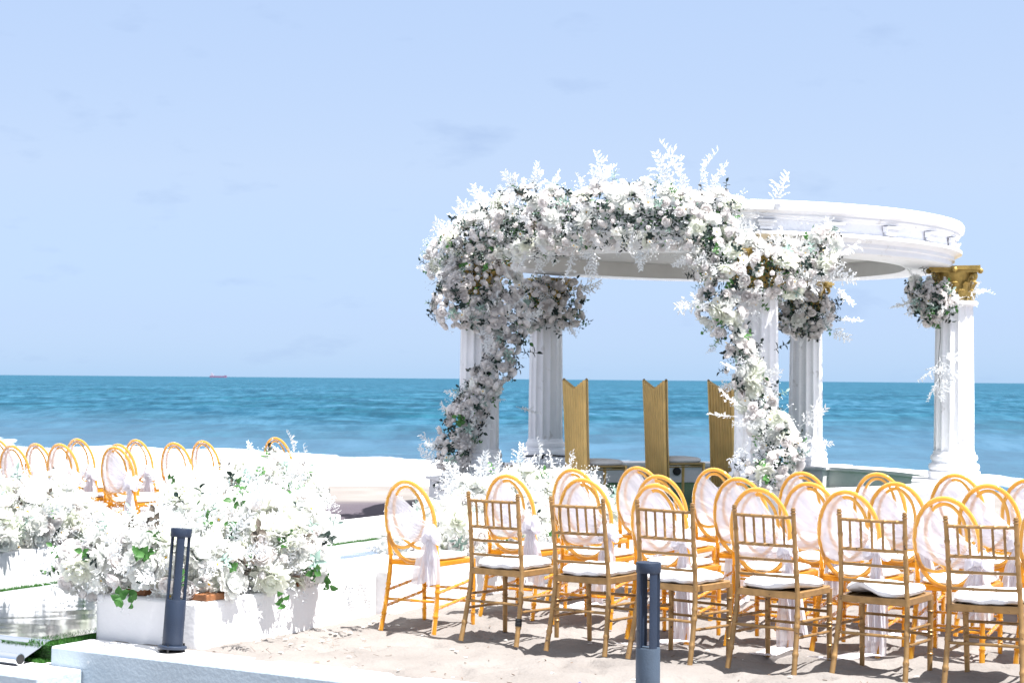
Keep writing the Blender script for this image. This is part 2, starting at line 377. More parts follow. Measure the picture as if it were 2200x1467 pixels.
at_ = me.attributes.new('sand_dark', 'FLOAT', 'POINT'); at_.data.foreach_set('value', darkv.astype(np.float32))
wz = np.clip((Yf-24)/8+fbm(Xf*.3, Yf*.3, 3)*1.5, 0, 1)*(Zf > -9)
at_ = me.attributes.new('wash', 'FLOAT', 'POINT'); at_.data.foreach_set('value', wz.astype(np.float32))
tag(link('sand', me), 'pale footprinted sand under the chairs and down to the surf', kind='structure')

ny, nx = 620, 420
yy = 26*np.power(30000/26, np.linspace(0, 1, ny)**1.25)
uu = np.linspace(-1, 1, nx); uu = np.sign(uu)*np.abs(uu)**1.15
U_, Y_ = np.meshgrid(uu, yy, indexing='ij'); X_ = U_*(Y_*1.3+10)
dampf = np.clip(1-(Y_-200)/900, 0.05, 1)
Zs = SEA+(.16*np.sin(Y_*.42+X_*.05+3*fbm(X_*.02, Y_*.02, 2))+.55*fbm(X_*.10, Y_*.25, 4)+.25*fbm(X_*.5, Y_*.9, 3))*dampf
fy = np.interp(X_, xs_, foam_y); sy = np.interp(X_, xs_, shore_y)
tt = (Y_-sy)/(fy-sy)
brk = np.exp(-((Y_-(sy+(fy-sy)*.62))/1.6)**2)*np.clip(fbm(X_*.09, Y_*.02, 2)*4+.6, 0, 1)+np.exp(-((Y_-(sy+(fy-sy)*.25))/1.2)**2)*.6
Zs = Zs*1+brk*.45
right = np.clip((X_-4)/6, 0, 1)
foam = np.clip(1.3-tt, 0, 1)*(1-right)*1.0+right*(brk*.55+np.clip(.74-tt*.58, 0, 1)*.58)
foam = np.where(tt > 1.0+.10*fbm(X_*.15, Y_*.1, 2)*4, foam*0+np.clip(1.35-tt, 0, 1)*.25, foam)
foam = np.where(Y_ > 140, 0, foam)
milk = .8*np.clip((4.6-tt)/3.2, 0, 1)
V = np.stack([X_, Y_, Zs], -1).reshape(-1, 3); idx = np.arange(nx*ny).reshape(nx, ny)
F = np.stack([idx[:-1, :-1], idx[1:, :-1], idx[1:, 1:], idx[:-1, 1:]], -1).reshape(-1, 4)
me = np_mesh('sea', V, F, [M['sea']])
for nm, arr in (('foam', foam), ('milk', milk)):
    q = me.attributes.new(nm, 'FLOAT', 'POINT'); q.data.foreach_set('value', arr.ravel().astype(np.float32))
tag(link('sea', me), 'teal sea with white surf breaking along the beach', kind='structure')

# far ship on the horizon
sh = empty('cargo_ship', (-1120, 6400, SEA), 0)
tag(sh, 'tiny pinkish cargo ship on the horizon', 'ship')
b = MB(); Ls = 66
hull = [(-Ls/2, -5), (Ls/2-8, -5), (Ls/2, 0), (Ls/2-8, 5), (-Ls/2, 5)]
b.prism(hull, 0, 6.5); b.box((Ls/2-7, 0, 7.5), (9, 8, 2)); b.build('hull', M['hull'], sh, smooth=False)
b = MB(); b.box((-Ls/2+9, 0, 10), (10, 8, 8)); b.box((-Ls/2+9, 0, 15), (5, 6, 3)); b.build('bridge_house', M['ship_white'], sh, smooth=False)
b = MB(); b.tube([(-Ls/2+6, 0, 14), (-Ls/2+6, 0, 20)], 1.2, 8); b.build('funnel', M['ship_white'], sh)

# ------------------------------------------------------------------ masonry
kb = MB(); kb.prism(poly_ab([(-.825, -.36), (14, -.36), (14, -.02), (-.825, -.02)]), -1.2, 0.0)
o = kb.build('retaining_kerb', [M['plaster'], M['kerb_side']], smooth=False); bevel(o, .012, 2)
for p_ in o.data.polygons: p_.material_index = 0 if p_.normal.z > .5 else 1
tag(o, 'low white plastered kerb wall along the front edge of the sand', 'wall')
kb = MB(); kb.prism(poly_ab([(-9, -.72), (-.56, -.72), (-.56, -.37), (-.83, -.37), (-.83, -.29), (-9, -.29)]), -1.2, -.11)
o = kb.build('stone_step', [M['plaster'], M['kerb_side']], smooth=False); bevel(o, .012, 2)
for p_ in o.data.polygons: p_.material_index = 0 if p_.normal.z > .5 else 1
tag(o, 'lower white step slab in the bottom left corner, below the turf', 'step')
# planter with a rounded near corner
def rounded(a0, b0, a1, b1, r_=.06, k=4):
    pts = []
    for (ca, cb, s0) in ((a0+r_, b0+r_, 180), (a1-r_, b0+r_, 270), (a1-r_, b1-r_, 0), (a0+r_, b1-r_, 90)):
        for i in range(k+1):
            t = R(s0+90*i/k); pts.append((ca+r_*math.cos(t), cb+r_*math.sin(t)))
    return pts
kb = MB(); kb.prism(poly_ab(rounded(-.86, .02, 0, 1.86)), -.2, .27)
o = kb.build('planter_wall', M['plaster']); bevel(o, .02, 3)
tag(o, 'white plastered planter wall with rounded corner behind the leaning bollard', 'planter')
kb = MB(); kb.prism(poly_ab([(-.62, 1.862), (.07, 1.862), (.07, 7.9), (-.62, 7.9)]), -.2, .29)
o = kb.build('aisle_wall', M['plaster'], smooth=False); bevel(o, .015, 2)
tag(o, 'broad white aisle wall beside the first amber chair, right of the runner', 'wall')
kb = MB(); kb.prism(poly_ab([(-3.75, -1.2), (-3.09, -1.2), (-3.09, 5.7), (-3.75, 5.7)]), -.2, .27); kb.prism(poly_ab([(-3.7, 5.701), (-3.095, 5.701), (-3.095, 8.3), (-3.7, 8.3)]), -.2, .13)
o = kb.build('aisle_wall', M['plaster'], smooth=False); bevel(o, .015, 2)
tag(o, 'broad white aisle wall on the far side of the mirrored runner', 'wall')
# turf of the aisle
kb = MB(); kb.prism(poly_ab([(-3.088, -.285), (-.865, -.285), (-.865, 8.6), (-3.088, 8.6)]), -.2, -.012)
o = kb.build('aisle_turf', M['turf'], smooth=False); tag(o, 'green artificial turf under the mirrored aisle runner', kind='structure')
def blades(name, regions, n_, h=.022, label=''):
    rs = np.random.RandomState(11); V = []; tot = 0
    for (a0, a1, b0, b1, z0, nn, vert) in regions:
        aa = rs.uniform(a0, a1, nn); bb = rs.uniform(b0, b1, nn)
        for q in range(nn):
            p_ = P(aa[q], bb[q], z0)
            if vert: p_ = P(aa[q], b0, rs.uniform(z0-.10, z0))
            th = rs.uniform(0, 6.28); hh = h*rs.uniform(.6, 1.3); w_ = .003
            dx, dy = math.cos(th)*w_, math.sin(th)*w_; lx, ly = rs.uniform(-.5, .5, 2)*hh
            if vert: tip = p_+P(0, -.02)-P(0, 0)+Vector((lx, ly, hh*.3))
            else: tip = p_+Vector((lx, ly, hh))
            V += [(p_.x-dx, p_.y-dy, p_.z), (p_.x+dx, p_.y+dy, p_.z), tuple(tip)]
    V = np.array(V); F = np.arange(len(V)).reshape(-1, 3)
    o = link(name, np_mesh(name, V, F, [M['blade']], smooth=False)); tag(o, label, kind='stuff'); return o
blades('turf_grass', [(-1.1, -.87, -.28, 1.9, -.012, 9000, 0), (-1.3, -.89, -.29, -.28, -.012, 2500, 1), (-1.3, -.89, -.36, -.285, -.11, 1500, 0),
                      (-3.088, -2.93, -.2, 7.5, -.012, 14000, 0)], 0, label='short green plastic grass at both edges of the runner')
# mirrored runner
rn = empty('aisle_runner', P(-2, 0, 0)); tag(rn, 'crinkled silver mirror foil runner along the aisle with its front end rolled', 'runner')
na_, nb_ = 90, 320
aa = np.linspace(-2.94, -.955, na_); bb = np.concatenate([np.linspace(-.46, -.24, 20)[:-1], np.linspace(-.24, 8.2, nb_-19)])
A2, B2 = np.meshgrid(aa, bb, indexing='ij')
X2 = O0[0]+A2*AX[0]+B2*BX[0]; Y2 = O0[1]+A2*AX[1]+B2*BX[1]
Z2 = .004+np.abs(fbm(X2*1.2, Y2*3.5, 2))*.007+fbm(X2*4, Y2*7, 2)*.0010
sl = np.clip((-.24-B2)/.22, 0, 1); Z2 = Z2*(1-np.clip(sl*6, 0, 1))-sl*.085+.004*np.clip(sl*6, 0, 1)
V = np.stack([X2, Y2, Z2], -1).reshape(-1, 3)-np.array(P(-2, 0, 0)); idx = np.arange(na_*nb_).reshape(na_, nb_)
F = np.stack([idx[:-1, :-1], idx[1:, :-1], idx[1:, 1:], idx[:-1, 1:]], -1).reshape(-1, 4)
link('foil_sheet', np_mesh('foil_sheet', V, F, [M['mirror']]), rn)
b = MB(); prof = []
path0 = P(-2.94, -.478, -.073)-P(-2, 0, 0); path1 = P(-.95, -.478, -.073)-P(-2, 0, 0)
k0 = 18
for (rr_, inner) in ((.036, 0),):
    b.tube([path0, path1], rr_, 20)
# solid roll; a black disc on its end paints in the bore's shade
o = b.build('foil_roll', M['mirror'], rn)
b = MB(); ax = (path1-path0).normalized(); b.tube([path1-ax*.02, path1+ax*.0025], .030, 20); b.build('roll_end_disc', M['rubber'], rn)

# ------------------------------------------------------------------ pavilion
GX, GY, GR = 2.28, 19.80, 2.85
ANG = [R(-14+72*i) for i in range(5)]; ANG[1] = R(55.7)
FLOOR, WT, CT = .24, .50, 2.92
gz = empty('pavilion', (GX, GY, 0)); tag(gz, 'round white pavilion with five fluted columns and a moulded ring roof', 'pavilion')
b = MB(); b.lathe([(0.01, -.3), (3.32, -.3), (3.34, .10), (3.30, .105), (3.28, .20), (.01, .20)], n=96); b.build('platform', M['plaster'], gz)
b = MB(); b.lathe([(.01, .16), (3.02, .16), (3.02, FLOOR), (.01, FLOOR)], n=72); b.build('turf_floor', M['turf'], gz)
def arcwall(i, j, w0=.16):
    a0 = ANG[i]+w0/1; a1 = ANG[i]+R(72)-w0
    b = MB(); b.lathe([(2.64, .1), (3.06, .1), (3.06, WT-.05), (3.10, WT-.045), (3.10, WT), (2.60, WT), (2.60, WT-.045), (2.64, WT-.05), (2.64, .1)], n=28, a0=a0, a1=a1)
    return b.build('low_wall', M['plaster'], gz, angle=30)
for i in (0, 1, 2, 4): arcwall(i, (i+1) % 5)
# entablature
prof = [(2.26, CT+.002), (2.77, CT+.002), (2.79, CT+.015), (2.79, CT+.065), (2.815, CT+.08), (2.815, CT+.115), (2.84, CT+.13), (2.875, CT+.155), (2.895, CT+.16), (2.895, CT+.19),
        (2.79, CT+.21), (2.79, CT+.315), (2.84, CT+.325), (2.85, CT+.345), (2.87, CT+.355), (2.87, CT+.375), (2.895, CT+.39), (2.915, CT+.405), (2.92, CT+.465), (2.90, CT+.495), (2.84, CT+.51), (.01, CT+.54)]
b = MB(); b.lathe(prof, n=160, cap=False); rf = b.build('ring_roof', M['white_paint'], gz, angle=35); rf.rotation_euler = (0, R(.8), 0); rf.location = (0, 0, .012)
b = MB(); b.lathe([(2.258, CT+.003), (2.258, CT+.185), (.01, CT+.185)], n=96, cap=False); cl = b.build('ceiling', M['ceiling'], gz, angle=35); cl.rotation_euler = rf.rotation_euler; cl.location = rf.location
db = MB(); db.box((0, 0, .055), (.065, .17, .036)); db.box((-.01, 0, .018), (.045, .13, .034)); db.box((.01, 0, .085), (.078, .19, .024))
dme = db.mesh('bracket', M['white_paint'], smooth=False)
for k in range(24):
    a = R(15*k+5); r_ = 2.835
    o = link('bracket', dme, rf, mw=Matrix.Translation((r_*math.cos(a), r_*math.sin(a), CT+.2125)) @ Matrix.Rotation(a, 4, 'Z'))
# columns
def column(i, ped):
    a = ANG[i]; c = empty('column', (GR*math.cos(a), GR*math.sin(a), 0), a, gz)
    if proto.get('col'):
        for ch in proto['col'].children:
            q = copy_tree(ch, c)
    else:
        H0 = WT
        b = MB(); b.lathe([(.25, H0+.0), (.285, H0+.0), (.29, H0+.09), (.28, H0+.10), (.265, H0+.105), (.28, H0+.12), (.285, H0+.15), (.275, H0+.175), (.25, H0+.185), (.245, H0+.215), (.26, H0+.225), (.264, H0+.25), (.255, H0+.275), (.238, H0+.285), (.232, H0+.32), (.20, H0+.325)], n=48)
        b.build('base', M['white_paint'], c, angle=35)
        nf = 14
        def fl(t, z):
            x = (t*nf/(2*math.pi)) % 1; x = abs(x-.5)*2
            return 1-.085*math.sqrt(max(0, 1-min(1, x/.80)**2))
        b = MB(); b.lathe([(.205, H0+.30), (.225, H0+.32), (.222, H0+.9), (.208, CT-.50), (.206, CT-.44)], n=nf*12, fn=fl)
        b.build('shaft', M['white_paint'], c, angle=60)
        b = MB(); b.lathe([(.20, CT-.455), (.235, CT-.45), (.262, CT-.435), (.265, CT-.41), (.245, CT-.395), (.20, CT-.39)], n=48); b.build('neck_ring', M['white_paint'], c, angle=35)
        # corinthian capital
        b = MB(); z0 = CT-.388; b.lathe([(.19, z0), (.195, z0+.12), (.205, z0+.22), (.25, z0+.305), (.25, z0+.31)], n=32)
        for tier, (n_, zb, hh, off) in enumerate(((10, z0, .15, 0), (10, z0+.04, .21, .5))):
            for k in range(n_):
                t = 2*math.pi*(k+off)/n_; ct, st = math.cos(t), math.sin(t); vs = []; K = 6
                for q in range(K+1):
                    s = q/K; rr_ = .20+.012+.022*s+.055*max(0, s-.55)**1.2*2.2; zz = zb+hh*(s if s < .8 else .8+(s-.8)*.1-(s-.8)**2*2)
                    ww = .058*(1-.55*s**2)*(1+.18*math.cos(q*math.pi))
                    for e, dr in ((-1, -.012), (-.5, .002), (0, .012), (.5, .002), (1, -.012)):
                        x, y = rr_+dr, e*ww; vs.append((x*ct-y*st, x*st+y*ct, zz))
                fs = [(q*5+e, q*5+e+1, (q+1)*5+e+1, (q+1)*5+e) for q in range(K) for e in range(4)]
                b.add(vs, fs)
        for k in range(4):                                            # corner volutes
            t = math.pi/4+k*math.pi/2; pts = []
            for q in range(22):
                s = q/21*2.1*math.pi*1.3; rr_ = .052*(1-q/30); pts.append((.285+rr_*math.cos(-s+1.9), 0, z0+.265+rr_*math.sin(-s+1.9)))
            rot = Matrix.Rotation(t, 3, 'Z'); b.tube([rot @ Vector(p_) for p_ in [(.21, 0, z0+.12), (.235, 0, z0+.22)]+pts], [.012]*2+[.015]*22, 8, flat=(1, 1.5))
            t2 = k*math.pi/2; rot = Matrix.Rotation(t2, 3, 'Z'); b.ball(rot @ Vector((.285, 0, z0+.34)), .034, 8)
        # abacus with concave sides
        pts = []
        for k in range(4):
            c0 = Vector((.345, 0)).xy; t = math.pi/4+k*math.pi/2
            for q in range(9):
                s = q/8; p0 = Vector((math.cos(t), math.sin(t)))*.395; p1 = Vector((math.cos(t+math.pi/2), math.sin(t+math.pi/2)))*.395
                p_ = p0.lerp(p1, s)*(1-.13*math.sin(math.pi*s)) if 1 else p0
                pts.append(tuple(p_))
        b.prism([(x*.93, y*.93) for x, y in pts], CT-.078, CT-.046); b.prism(pts, CT-.0455, CT-.001)
        b.build('capital', M['gold_old'], c, angle=35)
        proto['col'] = c
    if ped:
        b = MB(); b.box((.0, 0, (WT-.03)/2-.002), (.86, .86, WT-.035)); b.box((0, 0, WT-.017), (.93, .93, .033)); o = b.build('pedestal', M['plaster'], c, smooth=False)
    else:
        b = MB(); b.box((.02, 0, (WT-.03)/2-.002), (.66, .70, WT-.035)); b.box((.02, 0, WT-.017), (.72, .76, .033)); b.build('pedestal', M['plaster'], c, smooth=False)
    return c
proto = {}
for i in range(5): column(i, i == 0)
# dark cable strapped round the back left column base, and a wall lamp
a = ANG[2]; cx, cy = GX+GR*math.cos(a), GY+GR*math.sin(a)
b = MB(); pts = [(cx+.292*math.cos(t), cy+.292*math.sin(t), WT+.112+.012*math.sin(3*t)) for t in [2*math.pi*k/40 for k in range(40)]]
b.tube(pts, .009, 6, closed=True); b.ball((cx-.05, cy-.35, WT+.10), .03, 8); b.tube([(cx+.25, cy-.25, WT+.10), (cx+.36, cy-.22, WT-.02), (cx+.42, cy-.3, WT-.2)], .006, 6)
tag(b.build('cable', M['rubber']), 'dark cable tied round the base of the back left column', 'cable')
b = MB(); a = R(108); px_, py_ = GX+2.62*math.cos(a)+.9, GY+2.635*math.sin(a)
a = math.atan2(21.9-GY, 2.23-GX)
q = Vector((GX+2.637*math.cos(a), GY+2.637*math.sin(a), .385)); nrm = Vector((-math.cos(a), -math.sin(a), 0))
b.tube([q+nrm*-.0, q+nrm*.02], .055, 16); b.tube([q+nrm*.02, q+nrm*.05], .035, 16)
tag(b.build('wall_spotlight', M['rubber']), 'small round dark spotlight on the inner face of the low pavilion wall', 'lamp')

# ------------------------------------------------------------------ thrones
def throne():
    root = empty('throne_chair')
    W, Hh, n_ = .46, 1.36, 9; q8 = 8
    b = MB(); vs = []; fs = []
    for k in range(n_*q8+1):                                             # fluted panel, V notch at the top
        s = k/(n_*q8); x = -W/2+W*s; rib = abs(math.sin(math.pi*s*n_))
        top = Hh-.10*(1-abs(2*s-1)); y = -.004-.040*rib**.7
        for z, flare in ((.04, 1.0), (.7, .985), (top, 1.06)):
            lean = -.05*((z-.04)/1.3)
            vs.append((x*flare, y+lean-.21, z)); vs.append((x*flare, .014+lean-.21, z))
    K = 6
    for k in range(n_*q8):
        a_, c_ = k*K, (k+1)*K
        for q in (0, 2):
            fs += [(a_+q, c_+q, c_+q+2, a_+q+2), (c_+q+1, a_+q+1, a_+q+3, c_+q+3)]
        fs += [(a_+4, c_+4, c_+5, a_+5), (a_+1, c_+1, c_, a_)]
    fs += [(0, 2, 3, 1), (2, 4, 5, 3)]; e = n_*q8*K; fs += [(e, e+1, e+3, e+2), (e+2, e+3, e+5, e+4)]
    b.add(vs, fs); b.build('back_panel', M['gold_bright'], root, angle=25)
    for s in (-1, 1):
        b = MB(); b.tube([(s*W*.5, -.215, .0), (s*W*.5*.99, -.24, .7), (s*W*.53, -.268, Hh)], [.011, .011, .009], 8); b.ball((s*W*.53, -.268, Hh), .016, 8)
        b.build('back_post', M['gold_dark'], root)
        b = MB(); b.tube([(s*.22, .25, 0), (s*.22, .25, .42)], [.014, .02], 8); b.build('leg', M['gold_bright'], root)
    b = MB(); b.tube([(-.22, -.2, .415), (-.235, .2, .415), (-.2, .27, .415), (.2, .27, .415), (.235, .2, .415), (.22, -.2, .415)], .016, 8)
    b.tube([(-.22, -.2, .385), (-.235, .2, .385), (-.2, .27, .385), (.2, .27, .385), (.235, .2, .385), (.22, -.2, .385)], .009, 8); b.build('seat_frame', M['gold_dark'], root)
    b = MB(); vs = []; pad(b, .235, .25, .425, .065, cy=.03); b.build('seat', M['cushion_grey'], root)
    return root
def pad(b, hx, hy, z, h, cy=0, n_=28, warp=None, power=3.2, taper=0):
    """soft square cushion"""
    prof = [(.0, 0), (.86, 0), (.97, .18), (1.0, .45), (.965, .72), (.85, .92), (.55, 1.03), (.0, 1.08)]
    vs = []; K = len(prof)
    for i in range(n_):
        t = 2*math.pi*i/n_; c_, s_ = math.cos(t), math.sin(t); q = (abs(c_)**power+abs(s_)**power)**(-1/power)
        for (r_, zz) in prof:
            x, y, z_ = q*c_*r_*hx, q*s_*r_*hy, z+zz*h
            x *= 1+taper*(y/hy)
            if warp: z_ += warp(x/hx, y/hy)
            vs.append((x, y+cy, z_))
    fs = [(i*K+k, ((i+1) % n_)*K+k, ((i+1) % n_)*K+k+1, i*K+k+1) for i in range(n_) for k in range(K-1)]
    b.add(vs, fs)
th0 = throne()
spots = [(.72, 18.35, 'tall gold fluted throne nearest the back left column'), (1.66, 19.1, 'tall gold fluted throne standing in the middle of the three'),
         (2.50, 19.9, 'tall gold fluted throne half hidden by the front column garland')]
for i, (x, y, lb) in enumerate(spots):
    t = th0 if i == 0 else copy_tree(th0); t.location = (x+.21, y+.08, FLOOR); t.rotation_euler = (0, 0, R(-64+[2, 0, 6][i]))
    tag(t, lb, 'chair', 'gold thrones inside the pavilion')

# ------------------------------------------------------------------ chiavari chairs
def bamboo(b, pts, r0, r1=None, nodes=(), n_=8, k=4):
    pts = catmull(pts, k) if len(pts) > 2 else [Vector(pts[0]).lerp(Vector(pts[1]), i/8) for i in range(9)]
    Ls = [0]
    for i in range(1, len(pts)): Ls.append(Ls[-1]+(pts[i]-pts[i-1]).length)
    T = Ls[-1]; r1 = r1 or r0; samp = sorted(set([l/T for l in Ls]+[x+d for x in nodes for d in (-.014, -.006, .006, .014)]))
    samp = [s for s in samp if 0 <= s <= 1]; out = []; rad = []
    for s in samp:
        d = s*T; i = max(j for j in range(len(Ls)) if Ls[j] <= d+1e-9); i = min(i, len(pts)-2)
        out.append(pts[i].lerp(pts[i+1], (d-Ls[i])/max(1e-9, Ls[i+1]-Ls[i]))); r_ = r0+(r1-r0)*s
        if any(abs(s-x) < .008 for x in nodes): r_ *= 1.22
        rad.append(r_)
    b.tube(out, rad, n_)
def back_y(z): return -.19-.05*max(0, (z-.45)/.45)**1.2
def gold_chair():
    root = empty('chiavari_chair'); g = M['gold']
    for s in (-1, 1):
        b = MB(); bamboo(b, [(s*.205, -.275, 0), (s*.196, -.225, .2), (s*.186, -.192, .43), (s*.181, back_y(.7), .7), (s*.183, back_y(.885), .885)], .0155, .0125, (.13, .30, .36, .62, .64, .76, .88), 10)
        top = Vector((s*.183, back_y(.9), .882))
        for dz, rr_ in ((.004, .0165), (.013, .0125), (.020, .016), (.030, .0135)): b.ball(top+Vector((0, 0, dz)), rr_, 8, sc_=(1, 1, .5))
        b.build('rear_leg', g, root)
        b = MB(); bamboo(b, [(s*.195, .195, 0), (s*.197, .192, .43)], .0145, .017, (.25, .5, .55, .8), 10); b.build('front_leg', g, root)
    for z, nod in ((.862, (.12, .3, .5, .7, .88)), (.702, (.12, .3, .5, .7, .88)), (.618, (.3, .35, .68)), (.53, (.3, .35, .68))):
        b = MB(); y = back_y(z); bamboo(b, [(-.182, y, z), (0, y-.012, z), (.182, y, z)], .0095 if z > .7 else .0085, None, nod); b.build('top_rail' if z > .85 else 'back_rail', g, root)
    for k in range(5):
        x = -.122+.061*k; b = MB(); bamboo(b, [(x, back_y(.862)-.008, .862), (x*1.0, back_y(.70)-.008, .702)], .0072, None, (.3, .35, .65, .7), 8); b.build('spindle', g, root)
    b = MB()
    out = [(-.19, -.205), (.19, -.205), (.215, .16), (.19, .213), (-.19, .213), (-.215, .16)]
    inn_ = [(x*.86, y*.86) for x, y in out]; nn = 6
    vs = [(x, y, z) for z in (.408, .446) for x, y in out]+[(x, y, z) for z in (.408, .446) for x, y in inn_]
    fs = []
    for i in range(nn):
        j = (i+1) % nn; fs += [(i, j, 6+j, 6+i), (12+j, 12+i, 18+i, 18+j), (6+i, 6+j, 18+j, 18+i), (j, i, 12+i, 12+j)]
    b.add(vs, fs); bevel(b.build('seat_frame', g, root, angle=30), .004, 2)
    b = MB(); b.prism([(x*.9, y*.9) for x, y in out], .425, .437); b.build('seat_board', g, root)
    for s in (-1, 1):
        for z in (.27, .185):
            b = MB(); yb = -.192-.083*(1-z/.43); bamboo(b, [(s*.195, yb, z+.015), (s*.196, .193, z)], .0085, None, (.2, .5, .8)); b.build('stretcher', g, root)
    for z in (.30, .215):
        b = MB(); bamboo(b, [(-.196, .193, z), (.196, .193, z)], .0085, None, (.3, .5, .7)); b.build('stretcher', g, root)
    b = MB(); bamboo(b, [(-.195, -.222, .245), (.195, -.222, .245)], .0085, None, (.3, .7)); b.build('stretcher', g, root)
    return root
gc = gold_chair()
gspec = [((-.288, 10.38), (.05, 10.14), 34, 'gold chiavari chair with a taped rear leg, nearest the first amber chair', 0),
         ((.237, 10.05), (.557, 9.81), 35, 'gold chiavari chair second from the aisle, left of the upright bollard', 1),
         ((.70, 9.75), (1.02, 9.46), 36, 'gold chiavari chair standing just behind the upright grey bollard', 2),
         ((1.24, 9.50), (1.57, 9.22), 36, 'gold chiavari chair immediately right of the upright bollard, cushion bulging', 3),
         ((1.76, 9.17), (2.12, 8.98), 31, 'gold chiavari chair whose cushion is folded up at its rear edge', 4),
         ((2.30, 8.90), (2.66, 8.69), 29, 'gold chiavari chair at the right picture edge, leaning a little', 5)]
def pad_variant(k):
    rs = random.Random(40+k); ph = rs.uniform(0, 6)
    if k == 4: wf = lambda x, y: .050*max(0, 1-abs(x+.45)*1.6)*max(0, -y+.1)+.004*math.sin(5*x+ph)
    elif k == 3: wf = lambda x, y: .028*max(0, x)*max(0, -y+.2)+.004*math.sin(4*x+ph)*y
    else: wf = lambda x, y: .003*math.sin(5*x+ph)*math.cos(4*y)+.003*math.sin(11*x+7*y)
    b = MB(); pad(b, .195, .20, .4455, .058, warp=wf, n_=48, power=3.6, taper=.06); return b.mesh('seat_cushion', M['cushion'])
cush_lab = ['flat white cushion on the gold chair nearest the amber end chair', 'flat white cushion on the second gold chair from the aisle', 'flat white cushion on the gold chair behind the upright bollard',
            'puffy wrinkled white cushion on the gold chair right of the bollard', 'white cushion folded up at the back on the fifth gold chair', 'thick white cushion on the gold chair at the right edge']
for i, (rl, rr2, hd, lb, k) in enumerate(gspec):
    c = gc if i == 0 else copy_tree(gc); mid = Vector(((rl[0]+rr2[0])/2, (rl[1]+rr2[1])/2, -.012)); h = R(hd)
    c.location = mid+Vector((math.sin(h), math.cos(h), 0))*.255; c.rotation_euler = (R([0, .5, -.6, .4, 0, 1][i]), R([0, -.8, .5, 0, .4, -1.2][i]), -h)
    tag(c, lb, 'chair', 'gold chiavari chairs in the last row')
    cu = link('seat_cushion', pad_variant(i), loc=c.location+Vector((0, 0, 0))); cu.rotation_euler = (c.rotation_euler.x, c.rotation_euler.y, c.rotation_euler.z+R(rnd.uniform(-3, 3)))
    tag(cu, cush_lab[i], 'cushion', 'white cushions on the gold chairs')
# black tape on first chair's rear right leg
c0 = gc; b = MB(); bamboo(b, [(.2005, -.2465, .12), (.1985, -.2375, .165)], .0205, None, (.3, .7)); o = b.build('tape', M['rubber'], c0)

# ------------------------------------------------------------------ amber oval-back chairs
ZC, OW, OH = .700, .187, .258
def by(z, x=0): return -.205-.075*(z-.45)/.5-.018*(1-(x/.19)**2)
def oval(t, kx=1, kz=1): x = OW*kx*math.cos(t); z = ZC+OH*kz*math.sin(t); return Vector((x, by(z, x), z))
def sash_parts(root, a0, a1, tails, rs, bow=True):
    knot = Vector((.178, by(.62)-.004, .63+rs.uniform(-.02, .02)))
    ni, nj = 40, 14; bp = rs.uniform(0, 6)
    def sheet(off):
        vs = []
        for i in range(ni+1):
            s = i/ni; t = R(a0+(a1-a0)*s); p0 = oval(t, 1.05, 1.045)
            for j in range(nj+1):
                u = j/nj; k = knot+Vector((0, 0, .055*(.5-s)*2))
                q = p0.lerp(k, u); q.z -= .035*math.sin(math.pi*u)*(.4+.6*s)
                fold = (math.sin(s*29+bp)+.6*math.sin(s*53+u*2+bp)+.15*math.sin(s*90+u*5))*.0055*(.3+u)
                bul = off*(math.sin(math.pi*min(1, u*4)/2))*1.0
                q.y += bul+fold; vs.append(q)
        fs = [(i*(nj+1)+j, (i+1)*(nj+1)+j, (i+1)*(nj+1)+j+1, i*(nj+1)+j+1) for i in range(ni) for j in range(nj)]
        return vs, fs
    b = MB(); b.add(*sheet(-.022)); b.add(*sheet(.020)); sa = b.build('sash', M['tulle'], root)
    if not bow: return
    bw = rs.uniform(.032, .048); bph = rs.uniform(0, 6); b = MB(); k = knot+Vector((.012, -.028, -.01))
    for sgn, ln in ((1, rs.uniform(.07, .105)), (-1, rs.uniform(.06, .09))):
        for layer in range(2):
            vs = []; n_, m_ = 10, 12
            for i in range(n_+1):
                u = i/n_; w_ = math.sin(math.pi*min(1, u*.93))**.7
                for j in range(m_+1):
                    t = 2*math.pi*j/m_; rr_ = .012+bw*w_*(1+.22*math.sin(5*t+layer+bph)+.1*math.sin(9*t))
                    vs.append(k+Vector((sgn*(ln*u*(.9-.2*layer)), math.cos(t)*rr_*.65-.01, math.sin(t)*rr_+.02*u-.05*u*u+layer*.02*(1-u))))
            fs = [(i*(m_+1)+j, (i+1)*(m_+1)+j, (i+1)*(m_+1)+j+1, i*(m_+1)+j+1) for i in range(n_) for j in range(m_)]; b.add(vs, fs)
    b.ball(k+Vector((0, -.02, 0)), .032, 10); b.build('bow', M['tulle_thick'], sa)
    for (dx, ln, w0, pool) in tails:
        b = MB(); vs = []; n_, m_ = 26, 24; ph = rs.uniform(0, 6)
        for i in range(n_+1):
            u = i/n_; d = ln*u; z = k.z-d; over = 0
            if z < .02: over = .02-z; z = .018+.008*math.sin(over*14)
            ww = w0*(.25+.75*min(1, u*2.2))
            for j in range(m_+1):
                s = j/m_-.5; f = (math.sin(s*17+ph+u*1.5)+.5*math.sin(s*37+ph*2))*.016*min(1, u*3)
                vs.append((k.x+dx*u+s*ww+over*.7*math.cos(ph), k.y-.02+f-over*.65, z+(abs(f)*.45 if over else 0)+.02*math.sin(ph+3*s)*u*(0 if over else 1)))
        fs = [(i*(m_+1)+j, (i+1)*(m_+1)+j, (i+1)*(m_+1)+j+1, i*(m_+1)+j+1) for i in range(n_) for j in range(m_)]
        b.add(vs, fs); b.build('sash_tail', M['tulle_thick'], sa)
